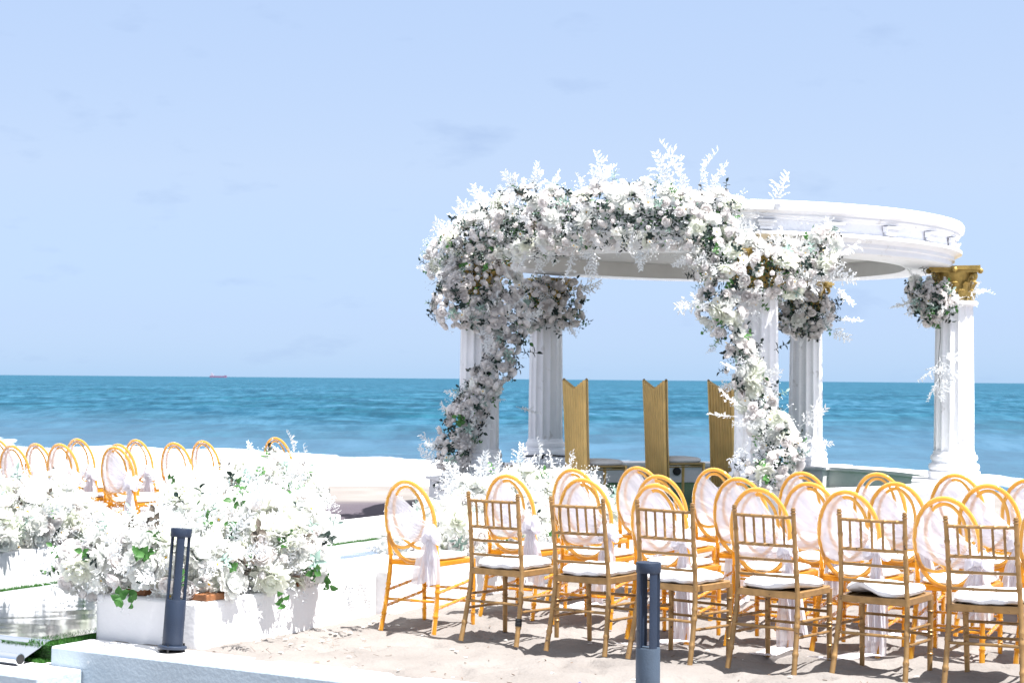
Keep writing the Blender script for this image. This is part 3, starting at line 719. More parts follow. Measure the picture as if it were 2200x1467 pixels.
def amber_chair(bare=True):
    root = empty('oval_back_chair'); g = M['amber']; pz = M['amber_pale']
    b = MB(); b.tube([oval(2*math.pi*k/56) for k in range(56)], .0150, 10, closed=True, flat=(1, .8)); b.build('outer_hoop', pz, root)
    pts = [(-.163, .585), (-.135, .548), (-.07, .533), (.0, .553), (.075, .615), (.118, .72), (.105, .83), (.055, .905), (0, .926), (-.055, .905), (-.105, .83), (-.118, .72), (-.075, .615), (0, .553), (.07, .533), (.135, .548), (.163, .585)]
    cur = catmull([(x, by(z, x)-.004*(1 if i < 8 else -1), z) for i, (x, z) in enumerate(pts)], 5)
    b = MB(); b.tube(cur, .0112, 8, flat=(1, .8)); b.build('inner_loop', pz, root)
    for s in (-1, 1):
        b = MB(); bamboo(b, [(s*.205, -.285, 0), (s*.196, -.235, .2), (s*.184, -.203, .43), (s*.178, by(.6, .178), .62)], .0165, .0145, (.18, .42, .48, .78), 8); b.build('rear_leg', g, root)
        b = MB(); bamboo(b, [(s*.192, .195, 0), (s*.195, .195, .44)], .0140, .0165, (.2, .45, .5, .8), 8); b.build('front_leg', g, root)
        for z in (.275, .175):
            b = MB(); bamboo(b, [(s*.195, -.215-.03*(z < .2), z-.02), (s*.194, .195, z+.03)], .0100, None, (.15, .3, .5, .7, .85), 8); b.build('stretcher', g, root)
    for z, y in ((.24, .195), (.16, .195), (.20, -.236)):
        b = MB(); bamboo(b, [(-.195, y, z), (.195, y, z)], .0090, None, (.25, .5, .75), 8); b.build('stretcher', g, root)
    b = MB(); out = [(-.188, -.215), (.188, -.215), (.215, .15), (.185, .215), (-.185, .215), (-.215, .15)]; b.prism(out, .418, .450); bevel(b.build('seat_frame', g, root, angle=30), .006, 2)
    b = MB(); pad(b, .195, .20, .451, .036, n_=32, power=3.4, taper=.06); b.build('seat_pad', M['cushion'], root)
    return root
protoA = []
for k, (a0, a1, tails) in enumerate([(104, 205, [(.03, .36, .14, 0), (-.02, .30, .12, 0)]), (128, 188, [(.02, .35, .16, 0), (-.06, .31, .12, 0)]),
                                     (98, 215, [(.02, 1.02, .17, 1), (.05, .50, .13, 0)]), (118, 210, [(-.02, .48, .16, 0), (.05, .95, .15, 1)])]):
    vs_l = []
    for v in range(3):
        rv = random.Random(k*7+v*3+5); r_ = amber_chair()
        sash_parts(r_, a0+rv.uniform(-7, 7), a1+rv.uniform(-9, 9), [(dx+rv.uniform(-.03, .03), ln*rv.uniform(.9, 1.1), w_*rv.uniform(.75, 1.1), pl) for dx, ln, w_, pl in tails], rv); vs_l.append(r_)
    protoA.append(vs_l)
# no sash bow seen: hoop bare on its left half, cloth knotted low
used = set()
G1 = 'amber oval-back chairs in the right block'; G2 = 'amber oval-back chairs in the left block'
# (x, y of the rear legs' midpoint, heading, variant, label, group)
aspec = [
 (-.64, 10.72, 31, 1, 'amber oval-back chair alone at the near left end of the right block, beside the planter', G1),
 (-.02, 11.35, 32, 0, 'amber oval-back chair seen directly behind the gold chair with the taped leg', G1),
 (.47, 11.0, 30, 0, 'nearer of two amber oval-back chairs overlapping behind the second gold chair', G1),
 (.46, 12.1, 30, 2, 'farther of two amber oval-back chairs overlapping behind the second gold chair', G1),
 (.92, 10.35, 31, 2, 'amber oval-back chair closest behind the third gold chair, tail trailing on sand', G1),
 (1.04, 11.55, 31, 0, 'amber oval-back chair in the middle row behind the bollard chair', G1),
 (.96, 12.45, 28, 2, 'amber oval-back chair in front of the pavilion turf, below the middle throne', G1),
 (1.50, 10.15, 31, 2, 'amber oval-back chair closest behind the fourth gold chair, cloth pooled on sand', G1),
 (1.53, 11.2, 30, 0, 'amber oval-back chair in the middle row just below the front column garland', G1),
 (1.50, 12.3, 32, 3, 'amber oval-back chair in the far row below the third throne', G1),
 (1.99, 9.92, 31, 2, 'amber oval-back chair closest behind the fifth gold chair with the folded cushion', G1),
 (1.92, 10.8, 30, 0, 'amber oval-back chair between the fourth and fifth gold chairs, middle row', G1),
 (2.10, 12.1, 31, 0, 'amber oval-back chair in the far row under the back right column', G1),
 (2.49, 10.85, 29, 3, 'amber oval-back chair in the middle row behind the fifth gold chair', G1),
 (2.62, 11.95, 33, 1, 'amber oval-back chair in the far row with a bare left hoop, between two columns', G1),
 (2.50, 9.62, 30, 1, 'amber oval-back chair closest behind the rightmost gold chair', G1),
 (3.02, 10.6, 27, 1, 'amber oval-back chair in the middle row behind the rightmost gold chair', G1),
 (3.12, 11.75, 31, 0, 'amber oval-back chair in the far row just below the right column', G1),
 (3.47, 11.2, 31, 0, 'farther of the two amber oval-back chairs cut by the right picture edge', G1),
 (3.04, 9.42, 31, 0, 'nearer of the two amber oval-back chairs cut by the right picture edge', G1),
 (-5.10, 16.7, 31, 0, 'amber oval-back chair cut by the left picture edge', G2),
 (-4.50, 15.2, 30, 0, 'lowest amber hoop chair near the left edge, behind the left flower bed', G2),
 (-4.52, 16.1, 31, 0, 'second amber hoop chair from the left edge, just above the lowest one', G2),
 (-4.25, 15.85, 30, 0, 'amber hoop chair overlapped on its left by its neighbour, third from the left edge', G2),
 (-4.42, 17.2, 30, 1, 'amber hoop chair with open hoop, tallest in the left cluster', G2),
 (-3.60, 15.3, 30, 2, 'amber chair whose seat and leg show in the gap of the left flowers', G2),
 (-3.70, 15.9, 31, 0, 'amber hoop chair nested behind the one in the flower gap', G2),
 (-3.80, 17.1, 31, 1, 'amber hoop chair right of the flower gap with the sea showing through', G2),
 (-3.30, 16.5, 30, 1, 'left one of the pair of amber hoops standing near the leaning bollard', G2),
 (-3.12, 17.15, 31, 1, 'right one of the pair of amber hoops standing near the leaning bollard', G2),
 (-2.48, 17.85, 31, 1, 'lone amber hoop rising from the flowers farthest right in the left block', G2),
]
aspec_used = 0
for (x, y, hd, k, lb, gp) in aspec:
    v = len([1 for u in used if u[0] == k]) if len([1 for u in used if u[0] == k]) < 3 else rnd.randrange(3)
    if (k, v) in used: c = copy_tree(protoA[k][v])
    else: c = protoA[k][v]; used.add((k, v))
    h = R(hd); c.location = (x+math.sin(h)*.26, y+math.cos(h)*.26, -.012+rnd.uniform(-.006, .006)); c.rotation_euler = (R(rnd.uniform(-1, 1)), R(rnd.uniform(-.8, .8)), -h+R(rnd.uniform(-2, 2)))
    tag(c, lb, 'chair', gp)

for kk in range(4):
    for v in range(3):
        if (kk, v) not in used:
            r_ = protoA[kk][v]
            for q in [x for x in r_.children_recursive]+[r_]: bpy.data.objects.remove(q)

# ------------------------------------------------------------------ bollards
def bollard(loc, rz, lower, tilt=(0, 0)):
    root = empty('bollard_light', loc, 0)
    T = Euler((R(tilt[0]), R(tilt[1]), rz)).to_matrix().to_4x4()
    def put(o): o.matrix_basis = T; return o
    b = MB(); b.lathe([(.02, .016), (.082, .016), (.085, .020), (.085, .030), (.080, .034), (.06, .036)], n=32); put(b.build('base_plate', M['bollard'], root))
    b = MB(); b.lathe([(.02, .035), (.0585, .035), (.0595, .04), (.0595, .293), (.057, .300), (.02, .300)], n=36); put(b.build('lower_body', lower, root))
    for k in range(4):
        a = k*math.pi/2; b = MB(); b.lathe([(.042, .298), (.0575, .298), (.0575, .664), (.042, .664), (.042, .298)], n=6, a0=a-R(21), a1=a+R(21)); put(b.build('post', M['bollard'], root, angle=30))
    b = MB(); b.lathe([(.02, .662), (.060, .662), (.0615, .665), (.0615, .708), (.0595, .712), (.03, .7135)], n=36); put(b.build('cap', M['bollard'], root))
    for k in range(3):
        a = k*2*math.pi/3+.4; b = MB(); b.tube([(.07*math.cos(a), .07*math.sin(a), .0), (.07*math.cos(a), .07*math.sin(a), .044)], .006, 8); b.build('bolt', M['rubber'], root)
    return root
b1 = bollard(P(-.09, -.13, .002), R(15), M['bollard'], (-3.0, 4.0)); tag(b1, 'grey four-post bollard leaning on its loose base beside the planter', 'bollard', 'grey garden bollards')
b = MB(); b.lathe([(.01, 0), (.074, 0), (.076, .004), (.01, .005)], n=24); b.build('ground_plate', M['rubber'], b1)
b2 = bollard(P(2.99, -.19, .002), R(45-22), M['bollard_light']); tag(b2, 'upright grey bollard with paler lower body in front of the gold chairs', 'bollard', 'grey garden bollards')

# ------------------------------------------------------------------ flowers
def tri_template(mb):
    V = np.array(mb.v, dtype=np.float64); T = []; Mi = []
    for f, k in zip(mb.f, mb.m):
        for q in range(1, len(f)-1): T.append((f[0], f[q], f[q+1])); Mi.append(k)
    return V, np.array(T), np.array(Mi)
def petal(b, az_, Ln, W, open_, curl, r0=.02, z0=0, nu=3, tipw=.35, ruff=0, rs=None, mi=0, cup=.25):
    e = R(open_); p_ = Vector((r0, 0, z0)); rows = []
    rot = Matrix.Rotation(az_, 3, 'Z'); st = Ln/nu
    for i in range(nu+1):
        s = i/nu; w_ = W*(math.sin(math.pi*(.18+.60*s))**.9)*(1 if i < nu else tipw+.25)
        d = Vector((math.sin(e), 0, math.cos(e))); up = Vector((-math.cos(e), 0, math.sin(e)))
        j = (rs.uniform(-ruff, ruff) if ruff else 0)
        rows.append([rot @ (p_+Vector((0, -w_/2, 0))+up*cup*w_+up*j), rot @ (p_+up*j*.4), rot @ (p_+Vector((0, w_/2, 0))+up*cup*w_-up*j)])
        p_ = p_+d*st; e += R(curl)/nu
    vs = [v for r_ in rows for v in r_]; fs = []
    for i in range(nu):
        for k in range(2): fs.append((i*3+k, i*3+k+1, (i+1)*3+k+1, (i+1)*3+k))
    b.add(vs, fs, mi)
def rose(seed):
    rs = random.Random(seed); b = MB()
    b.ball((0, 0, .30), .17, 8, sc_=(1, 1, 1.2))
    for n_, Ln, W, op, cu, r0 in ((4, .48, .42, 2, -40, .14), (5, .55, .56, 34, -62, .14), (6, .62, .66, 62, -78, .12), (6, .60, .66, 88, -72, .08)):
        off = rs.uniform(0, 6)
        for k in range(n_): petal(b, off+2*math.pi*k/n_+rs.uniform(-.15, .15), Ln*rs.uniform(.92, 1.08), W, op+rs.uniform(-5, 5), cu, r0, .02, 4, .7, .02, rs, 0, .16)
    return b
def mum(seed, wide=1.0):
    rs = random.Random(seed); b = MB(); b.ball((0, 0, .24), .24, 8, sc_=(1, 1, .9))
    for n_, Ln, W, op, cu, r0 in ((6, .42, .24, 8, -30, .06), (9, .52, .29, 30, -45, .07), (10, .60, .32, 55, -50, .08), (11, .66*wide, .34, 82, -42, .07), (10, .66*wide, .34, 108, -40, .04)):
        off = rs.uniform(0, 6)
        for k in range(n_): petal(b, off+2*math.pi*k/n_+rs.uniform(-.16, .16), Ln*rs.uniform(.86, 1.1), W, op+rs.uniform(-8, 8), cu, r0, .04, 4, .60, .02, rs, 0, .20)
    return b
def lily(seed):
    rs = random.Random(seed); b = MB(); b.ball((0, 0, .12), .07, 6, mi=1)
    for n_, Ln, W, op, cu in ((5, .62, .42, 48, 35), (5, .66, .46, 66, 30)):
        off = rs.uniform(0, 6)
        for k in range(n_): petal(b, off+2*math.pi*k/n_, Ln*rs.uniform(.9, 1.1), W, op+rs.uniform(-8, 8), cu, .03, .0, 4, .1, .05, rs, 0, .15)
    return b
def daisy(seed):
    rs = random.Random(seed); b = MB(); b.ball((0, 0, .06), .13, 8, mi=1, sc_=(1, 1, .6))
    for k in range(9): petal(b, 2*math.pi*k/9, .44*rs.uniform(.9, 1.1), .24, 76+rs.uniform(-12, 12), 20, .08, .02, 2, .4, .02, rs, 0, .1)
    return b
def bud(seed):
    rs = random.Random(seed); b = MB(); b.ball((0, 0, .25), .26, 8, sc_=(1, 1, 1.15))
    for k in range(5): petal(b, 2*math.pi*k/5, .52, .46, 55, -75, .05, .0, 3, .5, .02, rs, 0, .25)
    return b
def leaf(b, p0, d, up, Ln, W, mi=0, fold=.25, droop=.2):
    d = Vector(d).normalized(); s_ = d.cross(Vector(up)).normalized(); u = s_.cross(d); p0 = Vector(p0)
    rows = []
    for t, w_ in ((0, .08), (.3, .85), (.62, .8), (1, .0)):
        c_ = p0+d*Ln*t-u*droop*Ln*t*t
        rows.append((c_-s_*W/2*w_+u*fold*W*w_, c_, c_+s_*W/2*w_+u*fold*W*w_))
    vs = [v for r_ in rows for v in r_]; fs = [(i*3+k, i*3+k+1, (i+1)*3+k+1, (i+1)*3+k) for i in range(3) for k in range(2)]; b.add(vs, fs, mi)
def sprig(seed, n_=7, W=.26):
    rs = random.Random(seed); b = MB(); pts = [Vector((0, 0, 0)), Vector((rs.uniform(-.1, .1), rs.uniform(-.1, .1), .35)), Vector((rs.uniform(-.25, .25), rs.uniform(-.25, .25), .75))]
    b.tube(catmull(pts, 3), .014, 4)
    for k in range(n_):
        t = .15+.85*k/(n_-1); p_ = pts[0].lerp(pts[1], t*2) if t < .5 else pts[1].lerp(pts[2], t*2-1); a = k*2.4+rs.uniform(-.3, .3)
        leaf(b, p_, (math.cos(a), math.sin(a), .35 if k < n_-1 else 2), (0, 0, 1), rs.uniform(.32, .46), W)
    return b
def frond(seed, n_=9, curve=.3, side=3):
    """airy bleached fern: a few side twigs, each carrying small pointed leaflets"""
    rs = random.Random(seed); b = MB(); K = 10; pts = [Vector((curve*(i/K)**2, rs.uniform(-.012, .012), i/K)) for i in range(K+1)]
    b.tube(pts, [.011*(1-.7*i/K) for i in range(K+1)], 4)
    def twig(p0, d, Ln, m_):
        tip = p0+d*Ln; b.tube([p0, tip], [.006, .003], 3)
        for q in range(m_):
            t = .2+.8*q/(m_-1); nn = Vector((rs.gauss(0, .5), rs.gauss(0, .5), rs.gauss(0, .5)))
            leaf(b, p0.lerp(tip, t), (d*.9+nn).normalized(), (1, .2, .1), rs.uniform(.08, .16), rs.uniform(.042, .065), droop=.2)
    for k in range(side*2):
        i = 2+int(k*(K-3)/(side*2)); s = 1 if k % 2 else -1
        d = Vector((rs.uniform(-.3, .5), s*rs.uniform(.6, 1), rs.uniform(.45, .95))).normalized(); twig(pts[i], d, rs.uniform(.22, .42)*(1-.35*i/K), n_-2)
    for i in range(3, K+1):
        for s in (-1, 1): leaf(b, pts[i], Vector((rs.uniform(-.2, .4), s*.7, .8)).normalized(), (1, 0, 0), rs.uniform(.12, .22), .065, droop=.2)
    return b
TPL = {}
def reg(name, mbs, mats): TPL[name] = [(mb.mesh(name, mats, angle=180), tri_template(mb), mats) for mb in mbs]
reg('rose', [rose(s) for s in (1, 2, 3)], [M['rose']])
reg('rosebud', [bud(s) for s in (4, 5)], [M['rose']])
reg('chrysanthemum', [mum(s) for s in (1, 2, 3, 4)], [M['mum']])
reg('dahlia', [mum(s, 1.15) for s in (7, 8)], [M['cream']])
reg('lily', [lily(s) for s in (1, 2)], [M['mum'], M['yellow']])
reg('daisy', [daisy(s) for s in (1, 2)], [M['mum'], M['yellow']])
reg('dark_leaf_sprig', [sprig(s) for s in (1, 2, 3)], [M['leaf_dark']])
reg('green_leaf_sprig', [sprig(s, 6, .34) for s in (4, 5)], [M['leaf_green']])
reg('silver_leaf_sprig', [sprig(s, 9, .18) for s in (6, 7)], [M['leaf_grey']])
reg('bronze_leaf_sprig', [sprig(s, 6, .26) for s in (8, 9)], [M['leaf_bronze']])
reg('fern_frond', [frond(s, 9, .25*(s-2), 3+s % 2) for s in (1, 2, 3, 4)], [M['frond']])
reg('plume', [frond(9, 9, .12, 4), frond(10, 8, .4, 3), frond(11, 10, -.15, 5)], [M['frond']])
BASE = {'rose': (.098, .126), 'rosebud': (.088, .115), 'chrysanthemum': (.125, .175), 'dahlia': (.13, .175), 'lily': (.09, .12), 'daisy': (.055, .08), 'dark_leaf_sprig': (.10, .15), 'green_leaf_sprig': (.10, .15),
        'silver_leaf_sprig': (.12, .18), 'bronze_leaf_sprig': (.09, .13), 'fern_frond': (.15, .24), 'plume': (.3, .42)}
def merged(name, items, parent, label=None):
    """items (template tuple, matrix) -> one stuff mesh; groups by material"""
    mats = []; VV = []; FF = []; MM = []; k = 0
    for (me_, (V, F, Mi), ms), mw in items:
        A = np.array(mw); VV.append(V @ A[:3, :3].T+A[:3, 3]); FF.append(F+k); k += len(V)
        mp_ = []
        for x in ms:
            if x not in mats: mats.append(x)
            mp_.append(mats.index(x))
        MM.append(np.array(mp_)[Mi])
    o = link(name, np_mesh(name, np.vstack(VV), np.vstack(FF), mats, np.concatenate(MM)), parent); o['kind'] = 'stuff'
    if label: o['label'] = label
    return o
def face_cam_bias(d, rs): return not (d.y > .35 and rs.random() < .75)
def arrange(name, label, cat, group, spheres, n_, mix, seed, scale=1.0, origin=None, mind=.055, core=(1400, 'leaf_dark', .035), breath=0, extras=(), up=0.0, upbias=0, tint=None, bk=.75):
    """spheres: (centre, radius).  flowers sit on the union's surface, leaves fill the inside"""
    rs = random.Random(seed); origin = Vector(origin or spheres[0][0]); root = empty(name, origin); tag(root, label, cat, group)
    S = [(Vector(c_), r_) for c_, r_ in spheres]; wts = [r_*r_ for _, r_ in S]
    def pick():
        while 1:
            c_, r_ = rs.choices(S, wts)[0]; d = Vector((rs.gauss(0, 1), rs.gauss(0, 1), rs.gauss(0, 1))).normalized()
            if d.y > .35 and rs.random() < bk: continue
            if upbias and d.z < -.2 and rs.random() < upbias: continue
            q = c_+d*r_*rs.uniform(.86, 1.06)
            if any((q-c2).length < r2*.83 for c2, r2 in S if c2 is not c_): continue
            return q, d, c_, r_
    names = [m_[0] for m_ in mix]; ws = [m_[1] for m_ in mix]; placed = []; count = {}; over = []
    tries = 0
    while len(placed) < n_ and tries < n_*14:
        tries += 1; q, d, c_, r_ = pick(); kind = rs.choices(names, ws)[0]; lo, hi = BASE[kind]; s = rs.uniform(lo, hi)*scale
        if not kind.endswith('sprig') and not kind.endswith('frond') and kind != 'plume':
            if any((q-p2).length < mind*(s/.09) for p2, k2 in placed if k2): continue
            placed.append((q, True))
        else: placed.append((q, False))
        jit = .45 if kind.endswith(('sprig', 'frond')) else .32
        dd = (d+Vector((rs.gauss(0, jit), rs.gauss(0, jit), rs.gauss(0, jit)+up))).normalized()
        z_off = -.35*s if not kind.endswith(('sprig', 'frond', 'plume')) else -.2*s
        rot = dd.to_track_quat('Z', 'Y').to_matrix().to_4x4() @ Matrix.Rotation(rs.uniform(0, 6.28), 4, 'Z')
        f = 1.0 if kind.endswith(('sprig', 'frond', 'plume')) else .95
        mw = Matrix.Translation(q-origin+dd*z_off) @ rot @ Matrix.Diagonal((s*f, s*f, s*f*rs.uniform(.85, 1.1), 1))
        tp = rs.choice(TPL[kind]); count[kind] = count.get(kind, 0)+1
        if count[kind] <= 280: link(kind, tp[0], root, mw=mw)
        else: over.append((tp, mw))
    for (kind, pos, dr, s) in extras:
        dd = Vector(dr).normalized(); rot = dd.to_track_quat('Z', 'Y').to_matrix().to_4x4() @ Matrix.Rotation(rs.uniform(0, 6.28), 4, 'Z')
        link(kind, rs.choice(TPL[kind])[0], root, mw=Matrix.Translation(Vector(pos)-origin) @ rot @ Matrix.Diagonal((s, s, s, 1)))
    if over: merged('filler_flowers', over, root)
    cn, cm, cs = core
    if cn:
        b = MB()
        for k in range(cn):
            c_, r_ = rs.choices(S, wts)[0]; d = Vector((rs.gauss(0, 1), rs.gauss(0, 1), rs.gauss(0, 1))).normalized(); q = c_+d*r_*rs.uniform(.3, .86)-origin
            dd = (d+Vector((rs.gauss(0, .7), rs.gauss(0, .7), rs.gauss(0, .7)))).normalized(); leaf(b, q, dd, (d.x+.3, d.y, d.z-.2), cs*rs.uniform(.8, 1.6), cs*.7*rs.uniform(.7, 1.3), mi=rs.choice((0, 0, 0, 1, 2)))
        o = b.build('foliage', [M[cm], M['leaf_green'] if cm != 'mum' else M['frond'], M['leaf_grey'] if cm != 'mum' else M['mum']], root, angle=180); o['kind'] = 'stuff'
    if breath:
        b = MB()
        for k in range(breath):
            q, d, c_, r_ = pick(); d = (d+Vector((rs.gauss(0, .3), rs.gauss(0, .3), rs.gauss(0, .3)+up))).normalized(); q -= origin; Ln = rs.uniform(.05, .14)*scale
            b.tube([q, q+d*Ln], .0012, 3)
            for j in range(7):
                t = q+d*Ln*rs.uniform(.4, 1.05)+Vector((rs.gauss(0, 1), rs.gauss(0, 1), rs.gauss(0, 1)))*.022; r0 = rs.uniform(.003, .007)
                b.add([t+Vector((r0, 0, -r0)), t+Vector((-r0, r0, -r0)), t+Vector((-r0, -r0, -r0)), t+Vector((0, 0, r0))], [(0, 1, 2), (0, 1, 3), (1, 2, 3), (2, 0, 3)])
        o = b.build('baby_breath', M['frond'], root, smooth=False); o['kind'] = 'stuff'
    return root
def along(pts, r_, k=5, jitter=.03, seed=1):
    rs = random.Random(seed); P_ = catmull([p_[:3] for p_ in pts], k); out = []; n_ = len(pts)
    for i, q in enumerate(P_):
        t = i/(len(P_)-1)*(n_-1); j = min(int(t), n_-2); rr_ = pts[j][3]+(pts[j+1][3]-pts[j][3])*(t-j) if len(pts[0]) > 3 else r_
        out.append((q+Vector((rs.gauss(0, jitter), rs.gauss(0, jitter), rs.gauss(0, jitter))), rr_*rs.uniform(.88, 1.12)))
    return out
def ring(deg, r_, z): return (GX+r_*math.cos(R(deg)), GY+r_*math.sin(R(deg)), z)
W1 = [('rose', 6), ('rosebud', 3), ('chrysanthemum', 3.0), ('dahlia', 1.6), ('lily', 1), ('daisy', 1.2), ('dark_leaf_sprig', 1.5), ('green_leaf_sprig', .45), ('silver_leaf_sprig', .3), ('fern_frond', 1.2), ('bronze_leaf_sprig', .3)]
W2 = [('rose', 8), ('rosebud', 5), ('chrysanthemum', .6), ('daisy', .6), ('dark_leaf_sprig', 1.5), ('green_leaf_sprig', .25), ('silver_leaf_sprig', .3), ('fern_frond', .7)]
W3 = [('rose', 3.2), ('rosebud', 1.0), ('chrysanthemum', 6), ('dahlia', 4), ('lily', 1.3), ('daisy', .8), ('dark_leaf_sprig', .22), ('green_leaf_sprig', .38), ('silver_leaf_sprig', .25), ('bronze_leaf_sprig', .35), ('fern_frond', .8)]
# garland over the roof ring
sp = along([(*ring(192, 3.08, 2.86), .24), (*ring(199, 3.08, 3.02), .27), (*ring(212, 3.0, 3.18), .31), (*ring(224, 2.98, 3.27), .34), (*ring(236, 2.98, 3.27), .32), (*ring(248, 2.98, 3.27), .31), (*ring(258, 2.98, 3.28), .31), (*ring(266, 2.98, 3.20), .28)], .3, 4, .03)
ex = []
for deg, z, s, d in ((262, 3.5, .42, (.05, 0, 1)), (259, 3.5, .50, (-.1, -.1, 1)), (257, 3.48, .42, (-.4, 0, 1)), (264, 3.48, .34, (.4, 0, .9)), (243, 3.5, .40, (-.05, 0, 1)), (241, 3.5, .34, (.25, 0, 1)), (226, 3.5, .36, (.15, 0, 1)), (224, 3.48, .38, (-.6, 0, .8)),
                     (229, 3.5, .30, (.5, 0, .8)), (209, 3.4, .34, (-.4, 0, 1)), (206, 3.35, .32, (-.9, 0, .6)), (196, 3.05, .44, (-.9, -.1, .75)), (196, 3.1, .40, (-.3, 0, 1)), (193, 2.9, .36, (-1, 0, .2)), (194, 2.72, .36, (-.9, 0, -.4)), (277, 3.34, .34, (.15, 0, 1)),
                     (240, 3.0, .34, (.1, -.2, -1)), (236, 2.95, .34, (-.1, -.2, -1)), (228, 3.0, .30, (0, -.2, -1)), (250, 3.0, .28, (.1, -.2, -1)), (215, 2.95, .30, (.2, -.2, -1))):
    ex.append(('plume' if z > 3.2 else 'fern_frond', ring(deg, 2.95, z), d, s))
arrange('roof_garland', 'long white flower garland arching over the front left roof ring of the pavilion', 'flower garland', 'white garlands on the pavilion', sp, 620, W1, 21, 1.0, mind=.056, core=(3400, 'leaf_dark', .036), breath=420, extras=ex)
# capital of the front left column and the garland running down it
fl = ring(R(0) and 0 or 202, GR, 0)
sp = [((-.22, 18.36, 2.72), .20), ((-.05, 18.4, 2.62), .16)]+along([(-.46, 18.45, 2.70, .26), (-.55, 18.4, 2.48, .25), (-.18, 18.4, 2.42, .24), (-.10, 18.4, 2.2, .17)], .2, 4, .05, 3)
sp += along([(-.02, 18.38, 2.18, .16), (-.06, 18.36, 1.95, .15), (-.20, 18.36, 1.72, .15), (-.33, 18.34, 1.50, .15), (-.43, 18.34, 1.28, .18), (-.56, 18.34, 1.06, .19), (-.60, 18.34, .84, .20), (-.64, 18.34, .70, .17)], .15, 4, .03, 4)
ex = [('fern_frond', (-.75, 18.3, .8), (-1, 0, .5), .28), ('fern_frond', (-.8, 18.3, .66), (-1, 0, .9), .26), ('dark_leaf_sprig', (.12, 18.3, 1.86), (1, 0, .4), .2), ('dark_leaf_sprig', (-.74, 18.3, .55), (-.4, 0, -1), .16), ('plume', (.05, 18.3, 1.3), (.8, 0, -.3), .26), ('fern_frond', (-.3, 18.2, 2.2), (.2, 0, -1), .3)]
arrange('column_garland', 'white rose garland winding down the front left column of the pavilion', 'flower garland', 'white garlands on the pavilion', sp, 560, W2, 22, 1.0, mind=.050, core=(1300, 'leaf_dark', .034), breath=120, extras=ex)
# front column
sp = along([(2.02, 16.62, 3.02, .24), (2.05, 16.6, 2.75, .27), (2.30, 16.55, 2.66, .27), (2.58, 16.6, 2.68, .25), (2.86, 16.7, 2.78, .22), (3.02, 16.8, 2.92, .19), (3.12, 16.8, 2.76, .14)], .2, 4, .04, 5)
sp += along([(2.02, 16.55, 2.45, .20), (2.10, 16.52, 2.2, .17), (2.20, 16.52, 1.95, .16), (2.32, 16.5, 1.70, .16), (2.40, 16.5, 1.46, .16), (2.48, 16.5, 1.24, .17), (2.64, 16.5, 1.02, .20), (2.60, 16.45, .82, .23), (2.45, 16.4, .64, .22)], .15, 4, .03, 6)
ex = [('fern_frond', (1.9, 16.4, 2.35), (-1, -.1, -.1), .30), ('fern_frond', (1.95, 16.4, 2.25), (-.8, -.1, .5), .26), ('fern_frond', (3.15, 16.6, 2.85), (1, -.1, .1), .34), ('fern_frond', (3.1, 16.6, 2.72), (1, 0, -.4), .3), ('fern_frond', (2.2, 16.3, 1.25), (-1, -.1, .1), .28), ('fern_frond', (2.25, 16.3, 1.35), (-.9, -.1, .4), .26),
      ('fern_frond', (2.8, 16.3, 1.15), (.7, -.1, .7), .30), ('fern_frond', (2.85, 16.3, .95), (1, -.1, .2), .26), ('dark_leaf_sprig', (2.55, 16.3, 1.9), (1, 0, .4), .18), ('fern_frond', (2.3, 16.3, 1.0), (-.5, -.1, -.8), .25), ('plume', (3.2, 16.7, 2.55), (.8, 0, -.6), .26)]
arrange('column_garland', 'white flower garland covering the capital and trailing down the front column', 'flower garland', 'white garlands on the pavilion', sp, 520, W1, 23, .95, mind=.055, core=(1900, 'leaf_dark', .034), breath=260, extras=ex)
# clusters on the other capitals
c2 = ring(130, GR, 0); c1 = ring(58, GR, 0); c0_ = ring(-14, GR, 0)
sp = [((c2[0]+dx, c2[1]-.34+dy, z), r_) for dx, dy, z, r_ in ((-.28, 0, 2.66, .24), (-.02, -.12, 2.60, .29), (.24, 0, 2.66, .24), (.18, -.05, 2.42, .20), (-.22, 0, 2.42, .2), (.34, .1, 2.42, .15), (-.4, 0, 2.50, .16))]
arrange('capital_bouquet', 'shaded cream rose bouquet round the back left capital', 'bouquet', 'rose bouquets on the capitals', sp, 170, W2, 24, 1.05, mind=.055, core=(1000, 'leaf_dark', .038), breath=40, extras=[('plume', (c2[0]+.35, c2[1]-.4, 2.72), (1, 0, .3), .34), ('plume', (c2[0]-.1, c2[1]-.6, 2.9), (.1, -.1, -1), .36), ('plume', (c2[0]+.05, c2[1]-.62, 2.8), (-.3, -.1, -1), .3)])
sp = [((c1[0]+dx, c1[1]-.34+dy, z), r_) for dx, dy, z, r_ in ((-.2, 0, 2.62, .22), (.08, -.1, 2.56, .26), (.24, 0, 2.48, .2), (-.1, -.05, 2.38, .22), (.12, -.05, 2.32, .18), (-.26, 0, 2.48, .18))]
arrange('capital_bouquet', 'shaded cream rose bouquet round the back right capital', 'bouquet', 'rose bouquets on the capitals', sp, 170, W2, 25, 1.0, mind=.055, core=(1000, 'leaf_dark', .038), breath=20, extras=[('plume', (c1[0]+.4, c1[1]-.4, 2.4), (1, 0, .1), .34), ('plume', (c1[0]+.35, c1[1]-.4, 2.3), (.8, 0, -.5), .3), ('dark_leaf_sprig', (c1[0]+.35, c1[1]-.4, 2.6), (1, 0, .3), .18)])
sp = [((c0_[0]+dx-.01, c0_[1]-.24+dy, z), r_) for dx, dy, z, r_ in ((-.42, 0, 2.62, .17), (-.30, -.05, 2.54, .20), (-.28, -.05, 2.42, .16), (-.36, 0, 2.48, .16), (-.14, -.08, 2.56, .11), (-.29, 0, 2.32, .10))]
